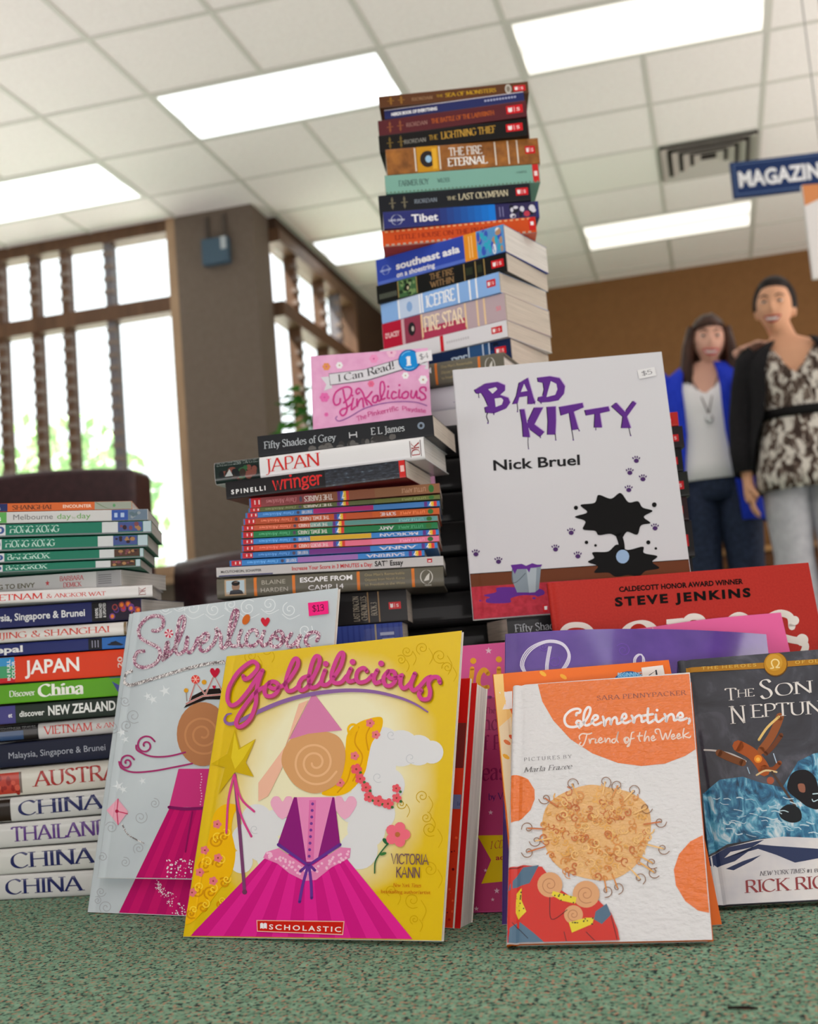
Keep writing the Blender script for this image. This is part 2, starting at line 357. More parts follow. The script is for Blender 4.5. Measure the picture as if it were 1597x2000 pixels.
class Print:
    """flat printing on a cover: T maps design coordinates to the cover's own (u, v); S lays (u, v, layer) on its surface"""
    def __init__(s, mb, T, S, fin=(.35, .3), curved=False): s.mb = mb; s.T = T; s.S = S; s.k = 0; s.fin = fin; s.curved = curved; s.clip = None; s.cuts = None; s.ucuts = None
    def M(s, c): return c if not isinstance(c, tuple) else mat(c, s.fin[0], s.fin[1])
    def put(s, vs, fs, c):
        uv = [s.T(x, y) for x, y in vs]
        if s.clip: uv, fs = clip_faces(uv, fs, s.clip)
        if s.cuts: uv, fs = slice_faces(uv, fs, s.cuts)
        if s.ucuts: uv, fs = slice_faces(uv, fs, s.ucuts, 0)
        s.mb.add([s.S(u, v, s.k) for u, v in uv], fs, s.M(c)); s.k += 1
    def poly(s, pts, c, smooth=False, k=6):
        p = cat(pts, True, k) if smooth else [tuple(q) for q in pts]
        s.put(p, tessellate_polygon([[Vector((a, b, 0)) for a, b in p]]), c)
    def rect(s, x0, y0, x1, y1, c):
        n = 10 if s.curved else 1
        vs = []; fs = []
        for i in range(n+1): y = y0+(y1-y0)*i/n; vs += [(x0, y), (x1, y)]
        for i in range(n): fs.append((2*i, 2*i+1, 2*i+3, 2*i+2))
        s.put(vs, fs, c)
    def stroke(s, pts, w, c, smooth=True, closed=False, taper=None):
        p = cat(pts, closed, 5) if smooth else pts
        n = len(p); ws = w if taper is None else [w*(taper+(1-taper)*math.sin(math.pi*min(1, max(0, (i+.5)/n)))) for i in range(n)]
        v, f = ribbon(p, ws, closed); s.put(v, f, c)
    def disc(s, x, y, r, c, ry=None, n=22, rot=0):
        ry = ry or r; a = math.cos(rot); b = math.sin(rot)
        s.put([(x+r*math.cos(t)*a-ry*math.sin(t)*b, y+r*math.cos(t)*b+ry*math.sin(t)*a) for t in (2*math.pi*i/n for i in range(n))], [tuple(range(n))], c)
    def ring(s, x, y, r, w, c, n=24): s.stroke([(x+r*math.cos(2*math.pi*i/n), y+r*math.sin(2*math.pi*i/n)) for i in range(n)], w, c, False, True)
    def text(s, t, font, x0, x1, y0, y1, c, flip=False):
        v, f, w_ = lay(t, font)
        if flip: q = [(x1-(x1-x0)*a/w_, y1-(y1-y0)*b) for a, b in v]
        else: q = [(x0+(x1-x0)*a/w_, y0+(y1-y0)*b) for a, b in v]
        s.put(q, f, c)
    def textq(s, t, font, A, B, Cc, c):
        """baseline from A to B, capitals reach up to Cc above A"""
        v, f, w_ = lay(t, font)
        s.put([(A[0]+(B[0]-A[0])*a/w_+(Cc[0]-A[0])*b, A[1]+(B[1]-A[1])*a/w_+(Cc[1]-A[1])*b) for a, b in v], f, c)
    def label(s, x0, x1, y0, y1, flip=False):
        """red publisher label: open book, bar, small letters"""
        s.rect(x0, y0, x1, y1, (205, 25, 35)); w_ = x1-x0; h = y1-y0
        s.poly([(x0+w_*.12, y0+h*.28), (x0+w_*.24, y0+h*.2), (x0+w_*.36, y0+h*.28), (x0+w_*.36, y0+h*.8), (x0+w_*.24, y0+h*.72), (x0+w_*.12, y0+h*.8)], (240, 235, 235))
        s.rect(x0+w_*.47, y0+h*.2, x0+w_*.5, y0+h*.8, (240, 220, 220)); s.text('S', BOLD, x0+w_*.62, x0+w_*.82, y0+h*.28, y0+h*.72, (240, 210, 210))

def spine_curve(kind, t):
    R, p = {'pb': (.0011, 7), 'hc': (.0045, 3.2), 'flex': (.0055, 3.6)}[kind]; R = min(R, t*.35)
    def y(z):
        q = min(1, abs(2*z/t-1)); return R*(1-max(0, 1-q**p)**(1/p))
    return y, R
def lying_book(place, L, W, t, kind, spine, art=None, front=None, back=None, name='paperback', label='', group=None, pages='cream', fin=(.42, .08), cat_='book'):
    """a closed book lying flat, spine towards -y of its own frame"""
    root = empty(name, place, label, cat_, group)
    y, R = spine_curve(kind, t); c = {'pb': .0005, 'hc': .0022, 'flex': .0012}[kind]; oh = {'pb': 0.0004, 'hc': .0032, 'flex': .002}[kind]
    mb = MB(); sm = mat(spine, *fin) if isinstance(spine, tuple) else spine
    fm = (mat(front, *fin) if isinstance(front, tuple) else front) or sm; bm_ = (mat(back, *fin) if isinstance(back, tuple) else back) or fm
    n = 16; zs = [t*(.5-.5*math.cos(math.pi*i/n)) for i in range(n+1)]
    out = [(W, 0)]+[(y(z), z) for z in zs]+[(W, t)]
    inn = [(W, c)]+[(y(z)+c, min(max(z, c), t-c)) for z in zs]+[(W, t-c)]
    K = len(out); vs = []
    for x in (-L/2, L/2): vs += [(x, a, b) for a, b in out]+[(x, a, b) for a, b in inn]
    for i in range(K-1):
        m = bm_ if i == 0 else fm if i == K-2 else sm
        mb.add([vs[i], vs[i+1], vs[2*K+i+1], vs[2*K+i]], [(3, 2, 1, 0)], m, 0 < i < K-2)
        edge = mat((225, 220, 214), .7) if kind == 'pb' else m
        mb.add([vs[K+i], vs[K+i+1], vs[3*K+i+1], vs[3*K+i]], [(0, 1, 2, 3)], edge)
        mb.add([vs[i], vs[i+1], vs[K+i+1], vs[K+i]], [(0, 1, 2, 3)], m); mb.add([vs[2*K+i], vs[2*K+i+1], vs[3*K+i+1], vs[3*K+i]], [(3, 2, 1, 0)], m)
    for j in (0, K-1): mb.add([vs[j], vs[K+j], vs[3*K+j], vs[2*K+j]], [(0, 1, 2, 3) if j else (3, 2, 1, 0)], bm_ if j == 0 else fm)
    if art:
        e = .00012 if kind == 'pb' else .00025
        P = Print(mb, lambda a, b: (-L/2+a*L, b*t), lambda u, v, k: (u, y(v)-e-k*.000005, v), fin, True)
        P.clip = (-L/2+.0004, .0003, L/2-.0004, t-.0003)
        if kind != 'pb': P.cuts = [t*i/12 for i in range(1, 12)]
        art(P)
    cov = mb.build('cover', root)
    pb = MB(); pb.box((-L/2+oh, R+.0025, c), (L/2-oh, W-max(oh, .0012), t-c), PAGES[pages])
    pb.build('page_block', root)
    return root
def lie(c, D, z0, th=0, tilt=0):
    """placement of a lying book: lateral c, distance D, height of its underside"""
    th = rad(th); ta = rad(tilt)
    X = (RH*math.cos(th)-FH*math.sin(th))*math.cos(ta)+UP*math.sin(ta); Y = FH*math.cos(th)+RH*math.sin(th); Z = X.cross(Y); o = fl(c, D, z0)
    return Matrix(((X.x, Y.x, Z.x, o.x), (X.y, Y.y, Z.y, o.y), (X.z, Y.z, Z.z, o.z), (0, 0, 0, 1)))
def stand(c, D, z0, yaw, lean, roll=0):
    th = rad(yaw); X = RH*math.cos(th)-FH*math.sin(th); n = FH*math.cos(th)+RH*math.sin(th)
    Z = UP*math.cos(rad(lean))+n*math.sin(rad(lean)); Y = Z.cross(X)
    if roll: q = rad(roll); X, Z = X*math.cos(q)+Z*math.sin(q), Z*math.cos(q)-X*math.sin(q)
    o = fl(c, D, z0)
    return Matrix(((X.x, Y.x, Z.x, o.x), (X.y, Y.y, Z.y, o.y), (X.z, Y.z, Z.z, o.z), (0, 0, 0, 1)))
def standing_book(place, W, H, T, kind, face, art=None, spine=None, back=None, px=(0, 0, 1), name='picture_book', label='', group=None, pages='white', fin=(.34, .12), warp=None, bow=None, edge=None, cat_='book'):
    """a closed book on its bottom edge, front cover towards -y, spine along x = 0; art is drawn in coordinates of the photograph
    (offset x, y and scale px), carried onto the cover's plane"""
    root = empty(name, place, label, cat_, group)
    inv = place.inverted(); wf = warp or (lambda u: 0.0)
    def bend(u, y, v):
        d = wf(u); a, b = bow or (0, 0); return (u, y*math.cos(d)+v*math.sin(d)+a*u*u, v*math.cos(d)-y*math.sin(d)+b*u*u)
    fm = mat(face, *fin) if isinstance(face, tuple) else face; sm = (mat(spine, *fin) if isinstance(spine, tuple) else spine) or fm
    bm_ = (mat(back, *fin) if isinstance(back, tuple) else back) or sm
    mb = MB(); c = {'pb': .0005, 'hc': .0026}[kind]; oh = .0035 if kind == 'hc' else .0005
    if kind == 'pb':
        r = min(.0035, T*.5); xs = [0, r*.06, r*.2, r*.45, r*.75, r, .009, .0105, .012]; xs = [x for x in xs if x < W]
        m_ = 14
        xs += [xs[-1]+(W-xs[-1])*i/m_ for i in range(1, m_+1)]
        def fy(x):
            if x < r: return r*(1-math.sqrt(max(0, 1-(1-x/r)**2)))
            return .0005*math.exp(-((x-.0105)/.0011)**2)
    else:
        r = .003; xs = [0, .0012, .003, .0048, .0075, .0102, .012]+[.012+(W-.012)*i/6 for i in range(1, 7)]
        def fy(x):
            if x < .003: return .0025*(1-math.sqrt(max(0, 1-(1-x/.003)**2)))
            return .0014*math.exp(-((x-.0075)/.0021)**2)
    nz = 2
    zz = [H*j/nz for j in range(nz+1)]
    g = [[bend(x, fy(x), z) for x in xs] for z in zz]; gi = [[bend(x, fy(x)+c, z) for x in xs] for z in zz]
    gb = [[bend(x, T-fy(x)*(x < r), z) for x in xs] for z in zz]; gbi = [[bend(x, T-c-fy(x)*(x < r), z) for x in xs] for z in zz]
    n = len(xs)
    def sheet(a, m, flip):
        vs = [p for row in a for p in row]; fs = [(j*n+i, j*n+i+1, (j+1)*n+i+1, (j+1)*n+i) for j in range(nz) for i in range(n-1)]
        mb.add(vs, [q[::-1] for q in fs] if flip else fs, m, True)
    em = mat(edge, .6) if edge else (mat((228, 224, 216), .7) if kind == 'pb' else fm)
    sheet(g, fm, False); sheet(gi, em, True); sheet(gb, bm_, True); sheet(gbi, em, False)
    def rim(a, b, m):       # narrow faces joining outer and inner sheets along bottom, top and fore edge
        for row in (0, nz):
            for i in range(n-1): mb.add([a[row][i], a[row][i+1], b[row][i+1], b[row][i]], [(0, 1, 2, 3)], m)
        for j in range(nz): mb.add([a[j][-1], a[j+1][-1], b[j+1][-1], b[j][-1]], [(0, 1, 2, 3)], m)
    rim(g, gi, em); rim(gb, gbi, em)
    for j in range(nz): mb.add([g[j][0], g[j+1][0], gb[j+1][0], gb[j][0]], [(0, 1, 2, 3)], sm)
    if art:
        ox, oy, sc = px; o3 = inv@CAM; R3 = inv.to_3x3()
        def T2(a, b):
            d = R3@ray(ox+a/sc, oy+b/sc); k = -o3.y/d.y; p = o3+d*k
            return p.x, p.z
        S2 = lambda u, v, k: bend(u, fy(u)-.00016-k*.000004, v)
        P = Print(mb, T2, S2, fin); P.clip = (.0008, .0006, W-.0006, H-.0006)
        P.ucuts = xs[1:-1] if (warp or bow) else [x for x in xs if 0 < x <= .0121]; art(P)
    mb.build('cover', root)
    pb = MB(); x0 = .006 if kind == 'hc' else max(.002, r*.8)
    vs = []; nx = 10; q = lambda y0: [[bend(x0+(W-oh-.0005-x0)*i/nx, y0, z) for i in range(nx+1)] for z in [oh+(H-2*oh)*j/nz for j in range(nz+1)]]
    a = q(c); b = q(T-c); pm = paper_side(pages); k = nx+1
    va = [p for row in a for p in row]; vb = [p for row in b for p in row]; m0 = len(va)
    fs = [(j*k+i, j*k+i+1, (j+1)*k+i+1, (j+1)*k+i) for j in range(nz) for i in range(nx)]
    fs += [tuple(m0+t_ for t_ in f[::-1]) for f in fs]
    for i in range(nx): fs += [(i+1, i, m0+i, m0+i+1), (nz*k+i, nz*k+i+1, m0+nz*k+i+1, m0+nz*k+i)]
    for j in range(nz): fs += [((j+1)*k+nx, j*k+nx, m0+j*k+nx, m0+(j+1)*k+nx), (j*k, (j+1)*k, m0+(j+1)*k, m0+j*k)]
    pb.add(va+vb, fs, pm); pb.build('page_block', root)
    return root
def sticker(parent, place, px, quad, rgb, txt, tc, name='price_sticker', dy=.0016, rough=.5):
    """a small paper sticker on a standing book, corners in photograph coordinates (tl, tr, br, bl)"""
    ox, oy, sc = px; inv = place.inverted(); o3 = inv@CAM; R3 = inv.to_3x3()
    def T2(a, b):
        d = R3@ray(ox+a/sc, oy+b/sc); k = -o3.y/d.y; p = o3+d*k; return p.x, p.z
    mb = MB(); P = Print(mb, T2, lambda u, v, k: (u, -dy-k*.00003, v), (rough, 0))
    tl, tr, br, bl = quad
    vs = [(*T2(*q),) for q in (bl, br, tr, tl)]
    mb.add([(u, -dy, v) for u, v in vs]+[(u, -dy+.0004, v) for u, v in vs], [(0, 1, 2, 3), (7, 6, 5, 4), (0, 4, 5, 1), (1, 5, 6, 2), (2, 6, 7, 3), (3, 7, 4, 0)], mat(rgb, rough))
    if txt:
        lx = lambda f, g: (bl[0]+(br[0]-bl[0])*f+(tl[0]-bl[0])*g, bl[1]+(br[1]-bl[1])*f+(tl[1]-bl[1])*g)
        P.k = 1; P.textq(txt, ('hand', .09), lx(.2, .28), lx(.8, .28), lx(.2, .75), tc)
    return mb.build(name, parent)
# ------------------------------------------------------------------ room shell
WY = 7.07; CEIL = 2.9+CAMH; TX0, TY0, T = -2.5204, 4.8249, .61
def ceiling_tile_mat():
    return noisy('ceiling_tile', [(.3, (236, 228, 226)), (.7, (245, 238, 236))], 60, 5, .9, bump=.25, bscale=220)
mb = MB(); tm = ceiling_tile_mat()
mb.box((-7.5, -2.9, CEIL), (7, WY+.16, CEIL+.04), tm); mb.box((-2.71, WY+.16, CEIL), (7, 9.95, CEIL+.04), tm)
ceil = mb.build('ceiling'); tag(ceil, 'off-white suspended ceiling of square acoustic tiles', kind='structure')
gm = mat((206, 203, 196), .5); mb = MB()
xs = [TX0+T*i for i in range(-9, 16)]; ys = [TY0+T*j for j in range(-12, 9)]
for x in xs: mb.box((x-.012, -2.9, CEIL-.006), (x+.012, 9.95 if x > -2.6 else WY, CEIL+.001), gm)
for y in ys: mb.box((-7.5 if y < WY else -2.56, y-.012, CEIL-.0055), (7, y+.012, CEIL+.001), gm)
mb.build('ceiling_grid', ceil)
def carpet():
    m, nt, b = nodes('carpet'); L = nt.links
    tc = N(nt, 'ShaderNodeTexCoord'); b.inputs['Roughness'].default_value = .95; b.inputs['Specular IOR Level'].default_value = .15
    n1 = N(nt, 'ShaderNodeTexNoise', Scale=95.0, Detail=3); L.new(tc.outputs['Object'], n1.inputs['Vector'])
    base = ramp(nt, [(.3, (98, 136, 112)), (.7, (138, 174, 148))]); L.new(n1.outputs['Fac'], base.inputs[0])
    prev = base.outputs[0]
    for sc, seed, thr, col in ((290, 0, .405, (44, 66, 62)), (300, 5.3, .40, (176, 136, 112)), (230, 9.7, .375, (34, 52, 52))):
        mp = N(nt, 'ShaderNodeMapping'); mp.inputs['Location'].default_value = (seed, seed*.7, 0); mp.inputs['Scale'].default_value = (1, .8, 1)
        L.new(tc.outputs['Object'], mp.inputs[0])
        t = N(nt, 'ShaderNodeTexNoise', Scale=float(sc), Detail=1.5); L.new(mp.outputs[0], t.inputs['Vector'])
        r = ramp(nt, [(thr-.035, (255, 255, 255)), (thr+.03, (0, 0, 0))]); L.new(t.outputs['Fac'], r.inputs[0])
        mx = N(nt, 'ShaderNodeMix', data_type='RGBA'); mx.inputs['B'].default_value = (lin(col[0]), lin(col[1]), lin(col[2]), 1)
        L.new(r.outputs[0], mx.inputs['Factor']); L.new(prev, mx.inputs[6]); mx.inputs[7].default_value = (lin(col[0]), lin(col[1]), lin(col[2]), 1); prev = mx.outputs[2]
    L.new(prev, b.inputs['Base Color'])
    t = N(nt, 'ShaderNodeTexNoise', Scale=420.0, Detail=2); L.new(tc.outputs['Object'], t.inputs['Vector'])
    bp = N(nt, 'ShaderNodeBump', Strength=.6, Distance=.003); L.new(t.outputs['Fac'], bp.inputs['Height']); L.new(bp.outputs[0], b.inputs['Normal'])
    return m
mb = MB(); mb.box((-7.5, -2.9, -.05), (7, 9.95, 0), carpet())
tag(mb.build('floor'), 'green speckled loop-pile carpet floor', kind='structure')
taupe = noisy('taupe_wall_paint', [(.3, (104, 92, 82)), (.7, (110, 98, 88))], 30, 3, .8, bump=.1, bscale=200)
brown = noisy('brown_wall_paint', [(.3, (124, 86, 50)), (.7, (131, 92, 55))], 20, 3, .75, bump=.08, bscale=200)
SILL = .86; WT = 3.09
mb = MB()
for lo, hi in (((-7.5, WY, 0), (-3.14, WY+.16, SILL-.04)), ((-7.5, WY, WT+.0), (-3.14, WY+.16, CEIL))): mb.box(lo, hi, taupe)
tag(mb.build('wall_back'), 'taupe wall under and over the tall window facing the camera', kind='structure')
mb = MB(); mb.box((-3.14, WY-.03, 0), (-2.605, WY+.26, CEIL), taupe)
tag(mb.build('pillar'), 'taupe corner pillar between the two windows', kind='structure')
mb = MB(); X2 = -2.55
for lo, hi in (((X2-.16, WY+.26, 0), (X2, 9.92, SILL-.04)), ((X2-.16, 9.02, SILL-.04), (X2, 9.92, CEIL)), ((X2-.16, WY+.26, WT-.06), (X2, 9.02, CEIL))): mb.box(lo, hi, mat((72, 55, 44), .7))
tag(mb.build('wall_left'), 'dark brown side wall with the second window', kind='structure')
mb = MB(); mb.box((-2.71, 9.92, 0), (7, 9.95, CEIL), brown); tag(mb.build('wall_far'), 'plain brown painted far wall behind the two women', kind='structure')
mb = MB(); mb.box((5.4, -2.9, 0), (5.5, 9.92, CEIL), brown); tag(mb.build('wall_right'), 'brown right-hand wall', kind='structure')
mb = MB(); mb.box((-7.5, -2.9, 0), (-7.4, WY, CEIL), taupe); tag(mb.build('wall_side'), 'taupe left-hand end wall', kind='structure')
mb = MB(); mb.box((-7.4, -3.0, 0), (5.4, -2.9, CEIL), taupe); tag(mb.build('wall_front'), 'taupe wall behind the photographer', kind='structure')
mb = MB(); mb.box((-2.55, 9.9, 0), (5.4, 9.92, .1), mat((90, 62, 40), .5)); tag(mb.build('baseboard_far'), 'dark wood baseboard', kind='structure')
# windows ------------------------------------------------------------
wood = noisy('window_wood', [(.3, (84, 60, 44)), (.7, (104, 76, 56))], 8, 4, .5, stretch=(3, 3, .6))
pale = noisy('pale_window_wood', [(.3, (150, 122, 96)), (.7, (168, 140, 112))], 8, 4, .5, stretch=(3, 3, .6))
def glass():
    m = bpy.data.materials.new('window_glass'); m.use_nodes = True; nt = m.node_tree; nt.nodes.remove(nt.nodes['Principled BSDF'])
    t = N(nt, 'ShaderNodeBsdfTransparent'); t.inputs[0].default_value = (.94, .97, .96, 1); g = N(nt, 'ShaderNodeBsdfGlossy', Roughness=.03); g.inputs[0].default_value = (1, 1, 1, 1)
    mx = N(nt, 'ShaderNodeMixShader'); mx.inputs[0].default_value = .05; nt.links.new(t.outputs[0], mx.inputs[1]); nt.links.new(g.outputs[0], mx.inputs[2])
    nt.links.new(mx.outputs[0], nt.nodes['Material Output'].inputs[0]); return m
GL = glass(); clip = mat((126, 112, 104), .5)
def window(name, label, Mx, splits, z0, z1, ztr, clips, right_pale):
    """casement of louvred lights in its own frame: x along the wall, y out of the room"""
    x0, x1 = splits[0], splits[-1]; root = link(bpy.data.objects.new(name, None)); root.matrix_world = Mx; tag(root, label, kind='structure')
    mb = MB(); w_ = .045
    mb.box((x0-.02, -.02, z1-.05), (x1, .12, z1+.04), wood); mb.box((x0-.02, -.02, ztr-.05), (x1, .1, ztr+.05), wood)
    rj = pale if right_pale else wood
    mb.box((x1-.06, -.03, z0-.06), (x1, .12, z1+.04), rj); mb.box((x0-.02, -.03, z0-.06), (x1, .12, z0+.02), rj)
    mb.build('frame', root)
    for i, x in enumerate(splits[1:-1]):
        m_ = MB(); m_.box((x-.025, 0, z0), (x+.025, .08, z1), wood if not (clips and i == len(splits)-3) else mat((112, 108, 112), .4))
        if clips:
            for k in range(int((z1-z0)/.085)):
                z = z0+.05+k*.085
                if abs(z-ztr) > .08: m_.box((x-.031, -.008, z), (x+.031, .03, z+.03), clip)
        m_.build('mullion', root)
    for x_, y_ in zip(splits, splits[1:]):
        for a, b in ((z0+.02, ztr-.05), (ztr+.05, z1-.05)):
            g_ = MB(); nb = max(2, round((b-a)/.11)); h = (b-a)/nb
            for k in range(nb): g_.add([(x_+.02, .045, a+k*h), (y_-.02, .045, a+k*h), (y_-.02, .025, a+(k+1)*h+.01), (x_+.02, .025, a+(k+1)*h+.01)], [(0, 1, 2, 3)], GL)
            g_.build('pane', root)
    s_ = MB(); s_.box((x0-.02, -.1, z0-.1), (x1+.01, .12, z0-.06), pale); s_.build('sill', root)
    return root
window('window_1', 'tall wood-framed louvred window on the left', Matrix.Translation((0, WY, 0)), [-7.3, -6.75, -6.3, -5.75, -5.35, -5.0, -4.73, -4.45, -4.19, -3.96, -3.64, -3.14], SILL, 3.09, 2.56, True, True)
Mw = Matrix(((0, 0-1, 0, X2), (1, 0, 0, 0), (0, 0, 1, 0), (0, 0, 0, 1)))
window('window_2', 'wood-framed louvred window in the side wall', Mw, [WY+.27, 7.67, 8.27, 8.65, 9.02], SILL, 3.0, 2.5, True, False)
# fluorescent troffers -------------------------------------------------
def diffuser(strength, tint, name):
    """prismatic lens lit by two tubes: brighter along each tube"""
    m, nt, b = nodes(name); L = nt.links; tc = N(nt, 'ShaderNodeTexCoord'); sx = N(nt, 'ShaderNodeSeparateXYZ'); L.new(tc.outputs['Object'], sx.inputs[0])
    mt = N(nt, 'ShaderNodeMath', operation='MULTIPLY'); mt.inputs[1].default_value = 2*math.pi/.3; L.new(sx.outputs['Y'], mt.inputs[0])
    cs = N(nt, 'ShaderNodeMath', operation='COSINE'); L.new(mt.outputs[0], cs.inputs[0])
    ma = N(nt, 'ShaderNodeMath', operation='MULTIPLY_ADD'); ma.inputs[1].default_value = -.3*strength; ma.inputs[2].default_value = strength; L.new(cs.outputs[0], ma.inputs[0])
    b.inputs['Base Color'].default_value = (.8, .8, .8, 1); b.inputs['Emission Color'].default_value = tint; L.new(ma.outputs[0], b.inputs['Emission Strength'])
    return m
cool = diffuser(LAMP, (.92, .97, 1, 1), 'lit_diffuser'); warm = diffuser(LAMP*.62, (1, .95, .84, 1), 'dim_diffuser'); fr = mat((205, 202, 196), .5)
LT = 'recessed fluorescent ceiling light '
def troffer(i, j, m, label, n=2):
    x = TX0+T*i; y = TY0+T*j
    r = empty('ceiling_light', Matrix.Translation((x+T*n/2, y+T/2, CEIL)), label, 'ceiling light', 'fluorescent ceiling lights')
    mb = MB(); a, b = T*n/2-.012, T/2-.012
    for lo, hi in (((-a, -b, -.008), (a, -b+.018, -.001)), ((-a, b-.018, -.008), (a, b, -.001)), ((-a, -b+.018, -.008), (-a+.018, b-.018, -.001)), ((a-.018, -b+.018, -.008), (a, b-.018, -.001))): mb.box(lo, hi, fr)
    mb.build('frame', r); d = MB(); d.box((-a+.018, -b+.018, -.006), (a-.018, b-.018, -.001), m); d.build('diffuser', r)
troffer(0, 1, cool, LT+'with a bluish white glow left of the tall book stack')
troffer(-3, 2, cool, LT+'cut by the left photo edge above the window')
troffer(3, 1, warm, LT+'with a creamy glow at the top right, nearest the camera')
troffer(3, 6, warm, LT+'with a creamy glow, behind the blue hanging sign')
troffer(0, 5, cool, LT+'partly hidden behind the tall book stack by the side window')
for i, j in ((3, -4), (0, -4), (-3, -4), (6, -4), (3, -9), (0, -9), (6, -9), (6, 1)): troffer(i, j, cool, LT+'behind the camera, outside the photo')
x = TX0+T*3; y = TY0+T*4
mb = MB(); mb.box((x+.014, y+.014, CEIL-.005), (x+T-.014, y+T-.014, CEIL-.001), mat((236, 232, 226), .7)); tag(mb.build('ceiling_panel'), 'whiter smooth ceiling panel beside the air vent', 'ceiling panel')
# square air diffuser
x = TX0+T*4.5; y = TY0+T*4.5
r = empty('air_vent', Matrix.Translation((x, y, CEIL)), 'square louvred air vent set in the ceiling tiles', 'air vent')
vm = mat((186, 180, 172), .5); dk = mat((70, 64, 60), .8)
mb = MB(); mb.box((-.29, -.29, -.004), (.29, .29, -.001), dk); mb.build('duct_opening', r)
for k, (s_, d_) in enumerate(((.285, .03), (.22, .035), (.155, .03), (.09, .02))):
    mb = MB(); o_ = s_-.042
    for q in range(4):
        A_ = [(-s_, -s_, -d_), (s_, -s_, -d_), (o_, -o_, -.004), (-o_, -o_, -.004)]; c_, t_ = math.cos(q*math.pi/2), math.sin(q*math.pi/2)
        p_ = [(a*c_-b*t_, a*t_+b*c_, z) for a, b, z in A_]
        mb.add(p_+[(a, b, z+.004) for a, b, z in p_], [(0, 1, 2, 3), (7, 6, 5, 4), (0, 4, 5, 1), (2, 6, 7, 3), (1, 5, 6, 2), (3, 7, 4, 0)], vm)
    mb.build('louvre_ring', r)
# outdoors: trees, and unseen ground made pale to bounce sun onto the ceiling
leaf = noisy('tree_leaves', [(.35, (120, 160, 110)), (.65, (180, 205, 150))], 6, 3, .6)
mb = MB(); mb.box((-30, WY+.4, -.4), (-2.9, 40, -.3), mat((206, 204, 198), .9)); tag(mb.build('bounce_ground'), 'unseen ground outside the windows, made pale to bounce sunlight indoors', kind='structure')
def tree(x, y, h, label, seed):
    rg = random.Random(seed); r = empty('tree', (x, y, -.3), label, 'tree', 'trees outside the left window')
    mb = MB(); mb.tube([(0, 0, 0), (.05, 0, h*.3), (0, .05, h*.6)], [.13, .1, .06], mat((110, 90, 72), .9)); mb.build('trunk', r)
    mb = MB()
    for k in range(900):
        a = rg.uniform(0, 6.283); b = rg.uniform(-1, 1); q = rg.random()**.4; s_ = math.sqrt(1-b*b)
        p = Vector((math.cos(a)*s_*q*h*.33, math.sin(a)*s_*q*h*.33, h*.64+b*q*h*.36)); d1 = Vector((rg.uniform(-1, 1), rg.uniform(-1, 1), rg.uniform(-1, 1))).normalized()*.12; d2 = d1.cross(Vector((rg.uniform(-1, 1), rg.uniform(-1, 1), .3))).normalized()*.06
        mb.add([p-d1, p+d2, p+d1, p-d2], [(0, 1, 2, 3)], leaf)
    mb.build('foliage', r)
tree(-7.2, 12.6, 3.6, 'broad leafy tree glimpsed through the leftmost louvred panes', 1)
tree(-4.4, 14.5, 2.9, 'smaller bushy tree glimpsed behind the middle window panes', 2)
# ------------------------------------------------------------------ stacked books
def ornament(P, x0, x1, c):
    for x in (x0, x1):
        P.poly([(x-.008, .3), (x, .12), (x+.008, .3), (x+.003, .5), (x+.008, .7), (x, .88), (x-.008, .7), (x-.003, .5)], c)
        P.rect(x-.022, .47, x+.022, .53, c)
def specks(P, x0, x1, y0, y1, cols, n, r, seed):
    rg = random.Random(seed)
    for k in range(n): P.disc(rg.uniform(x0, x1), rg.uniform(y0, y1), r*rg.uniform(.5, 1.2), rg.choice(cols), ry=rg.uniform(.08, .2), n=9)
def planet(P, x, z, r, c):          # round publisher's mark crossed by two words
    a = r*1.0
    P.stroke([(x+r*math.cos(i*.3307), z+r*P.asp*math.sin(i*.3307)) for i in range(19)], r*.12, c, False, True)
    P.text('lonely planet', BOLD, x-r*1.5, x+r*1.5, z-r*P.asp*.2, z+r*P.asp*.25, c)
WHT = (238, 238, 240); BLK = (28, 27, 28)
def a_sea(P):
    ornament(P, .08, .15, (150, 105, 40)); P.text('RIORDAN', ('serif', .13, .06, 0, .08), .22, .36, .32, .58, (168, 132, 96))
    P.text('THE', SERIF, .385, .43, .4, .62, (190, 150, 40)); P.text('SEA OF MONSTERS', ('serif', .17, .07), .445, .785, .36, .68, (204, 160, 34))
    P.disc(.866, .5, .022, (186, 180, 170), ry=.42); P.disc(.866, .5, .012, (130, 122, 110), ry=.25); P.label(.9, .98, .22, .72)
def a_nerd(P):
    P.rect(0, .9, 1, 1, (210, 205, 210)); P.text('NERDS BOOK OF EVERYTHING', BLACK, .05, .38, .26, .6, WHT)
    for k in range(11): P.rect(.72+k*.021, .42, .734+k*.021, .62, (170, 175, 205))
def a_laby(P):
    ornament(P, .08, .15, (140, 80, 50)); P.text('RIORDAN', ('serif', .13, .06, 0, .08), .19, .335, .36, .6, (170, 130, 120))
    P.text('THE BATTLE OF THE LABYRINTH', ('serif', .17, .07), .36, .785, .36, .64, (196, 98, 34)); P.label(.865, .975, .28, .78)
def a_light(P):
    ornament(P, .075, .15, (110, 90, 40)); P.text('RIORDAN', ('serif', .13, .06, 0, .08), .17, .32, .34, .56, (160, 156, 148))
    P.text('THE', SERIF, .34, .4, .38, .66, (188, 148, 56)); P.text('LIGHTNING THIEF', ('serif', .17, .06), .42, .79, .36, .76, (196, 152, 60)); P.label(.86, .97, .3, .74)
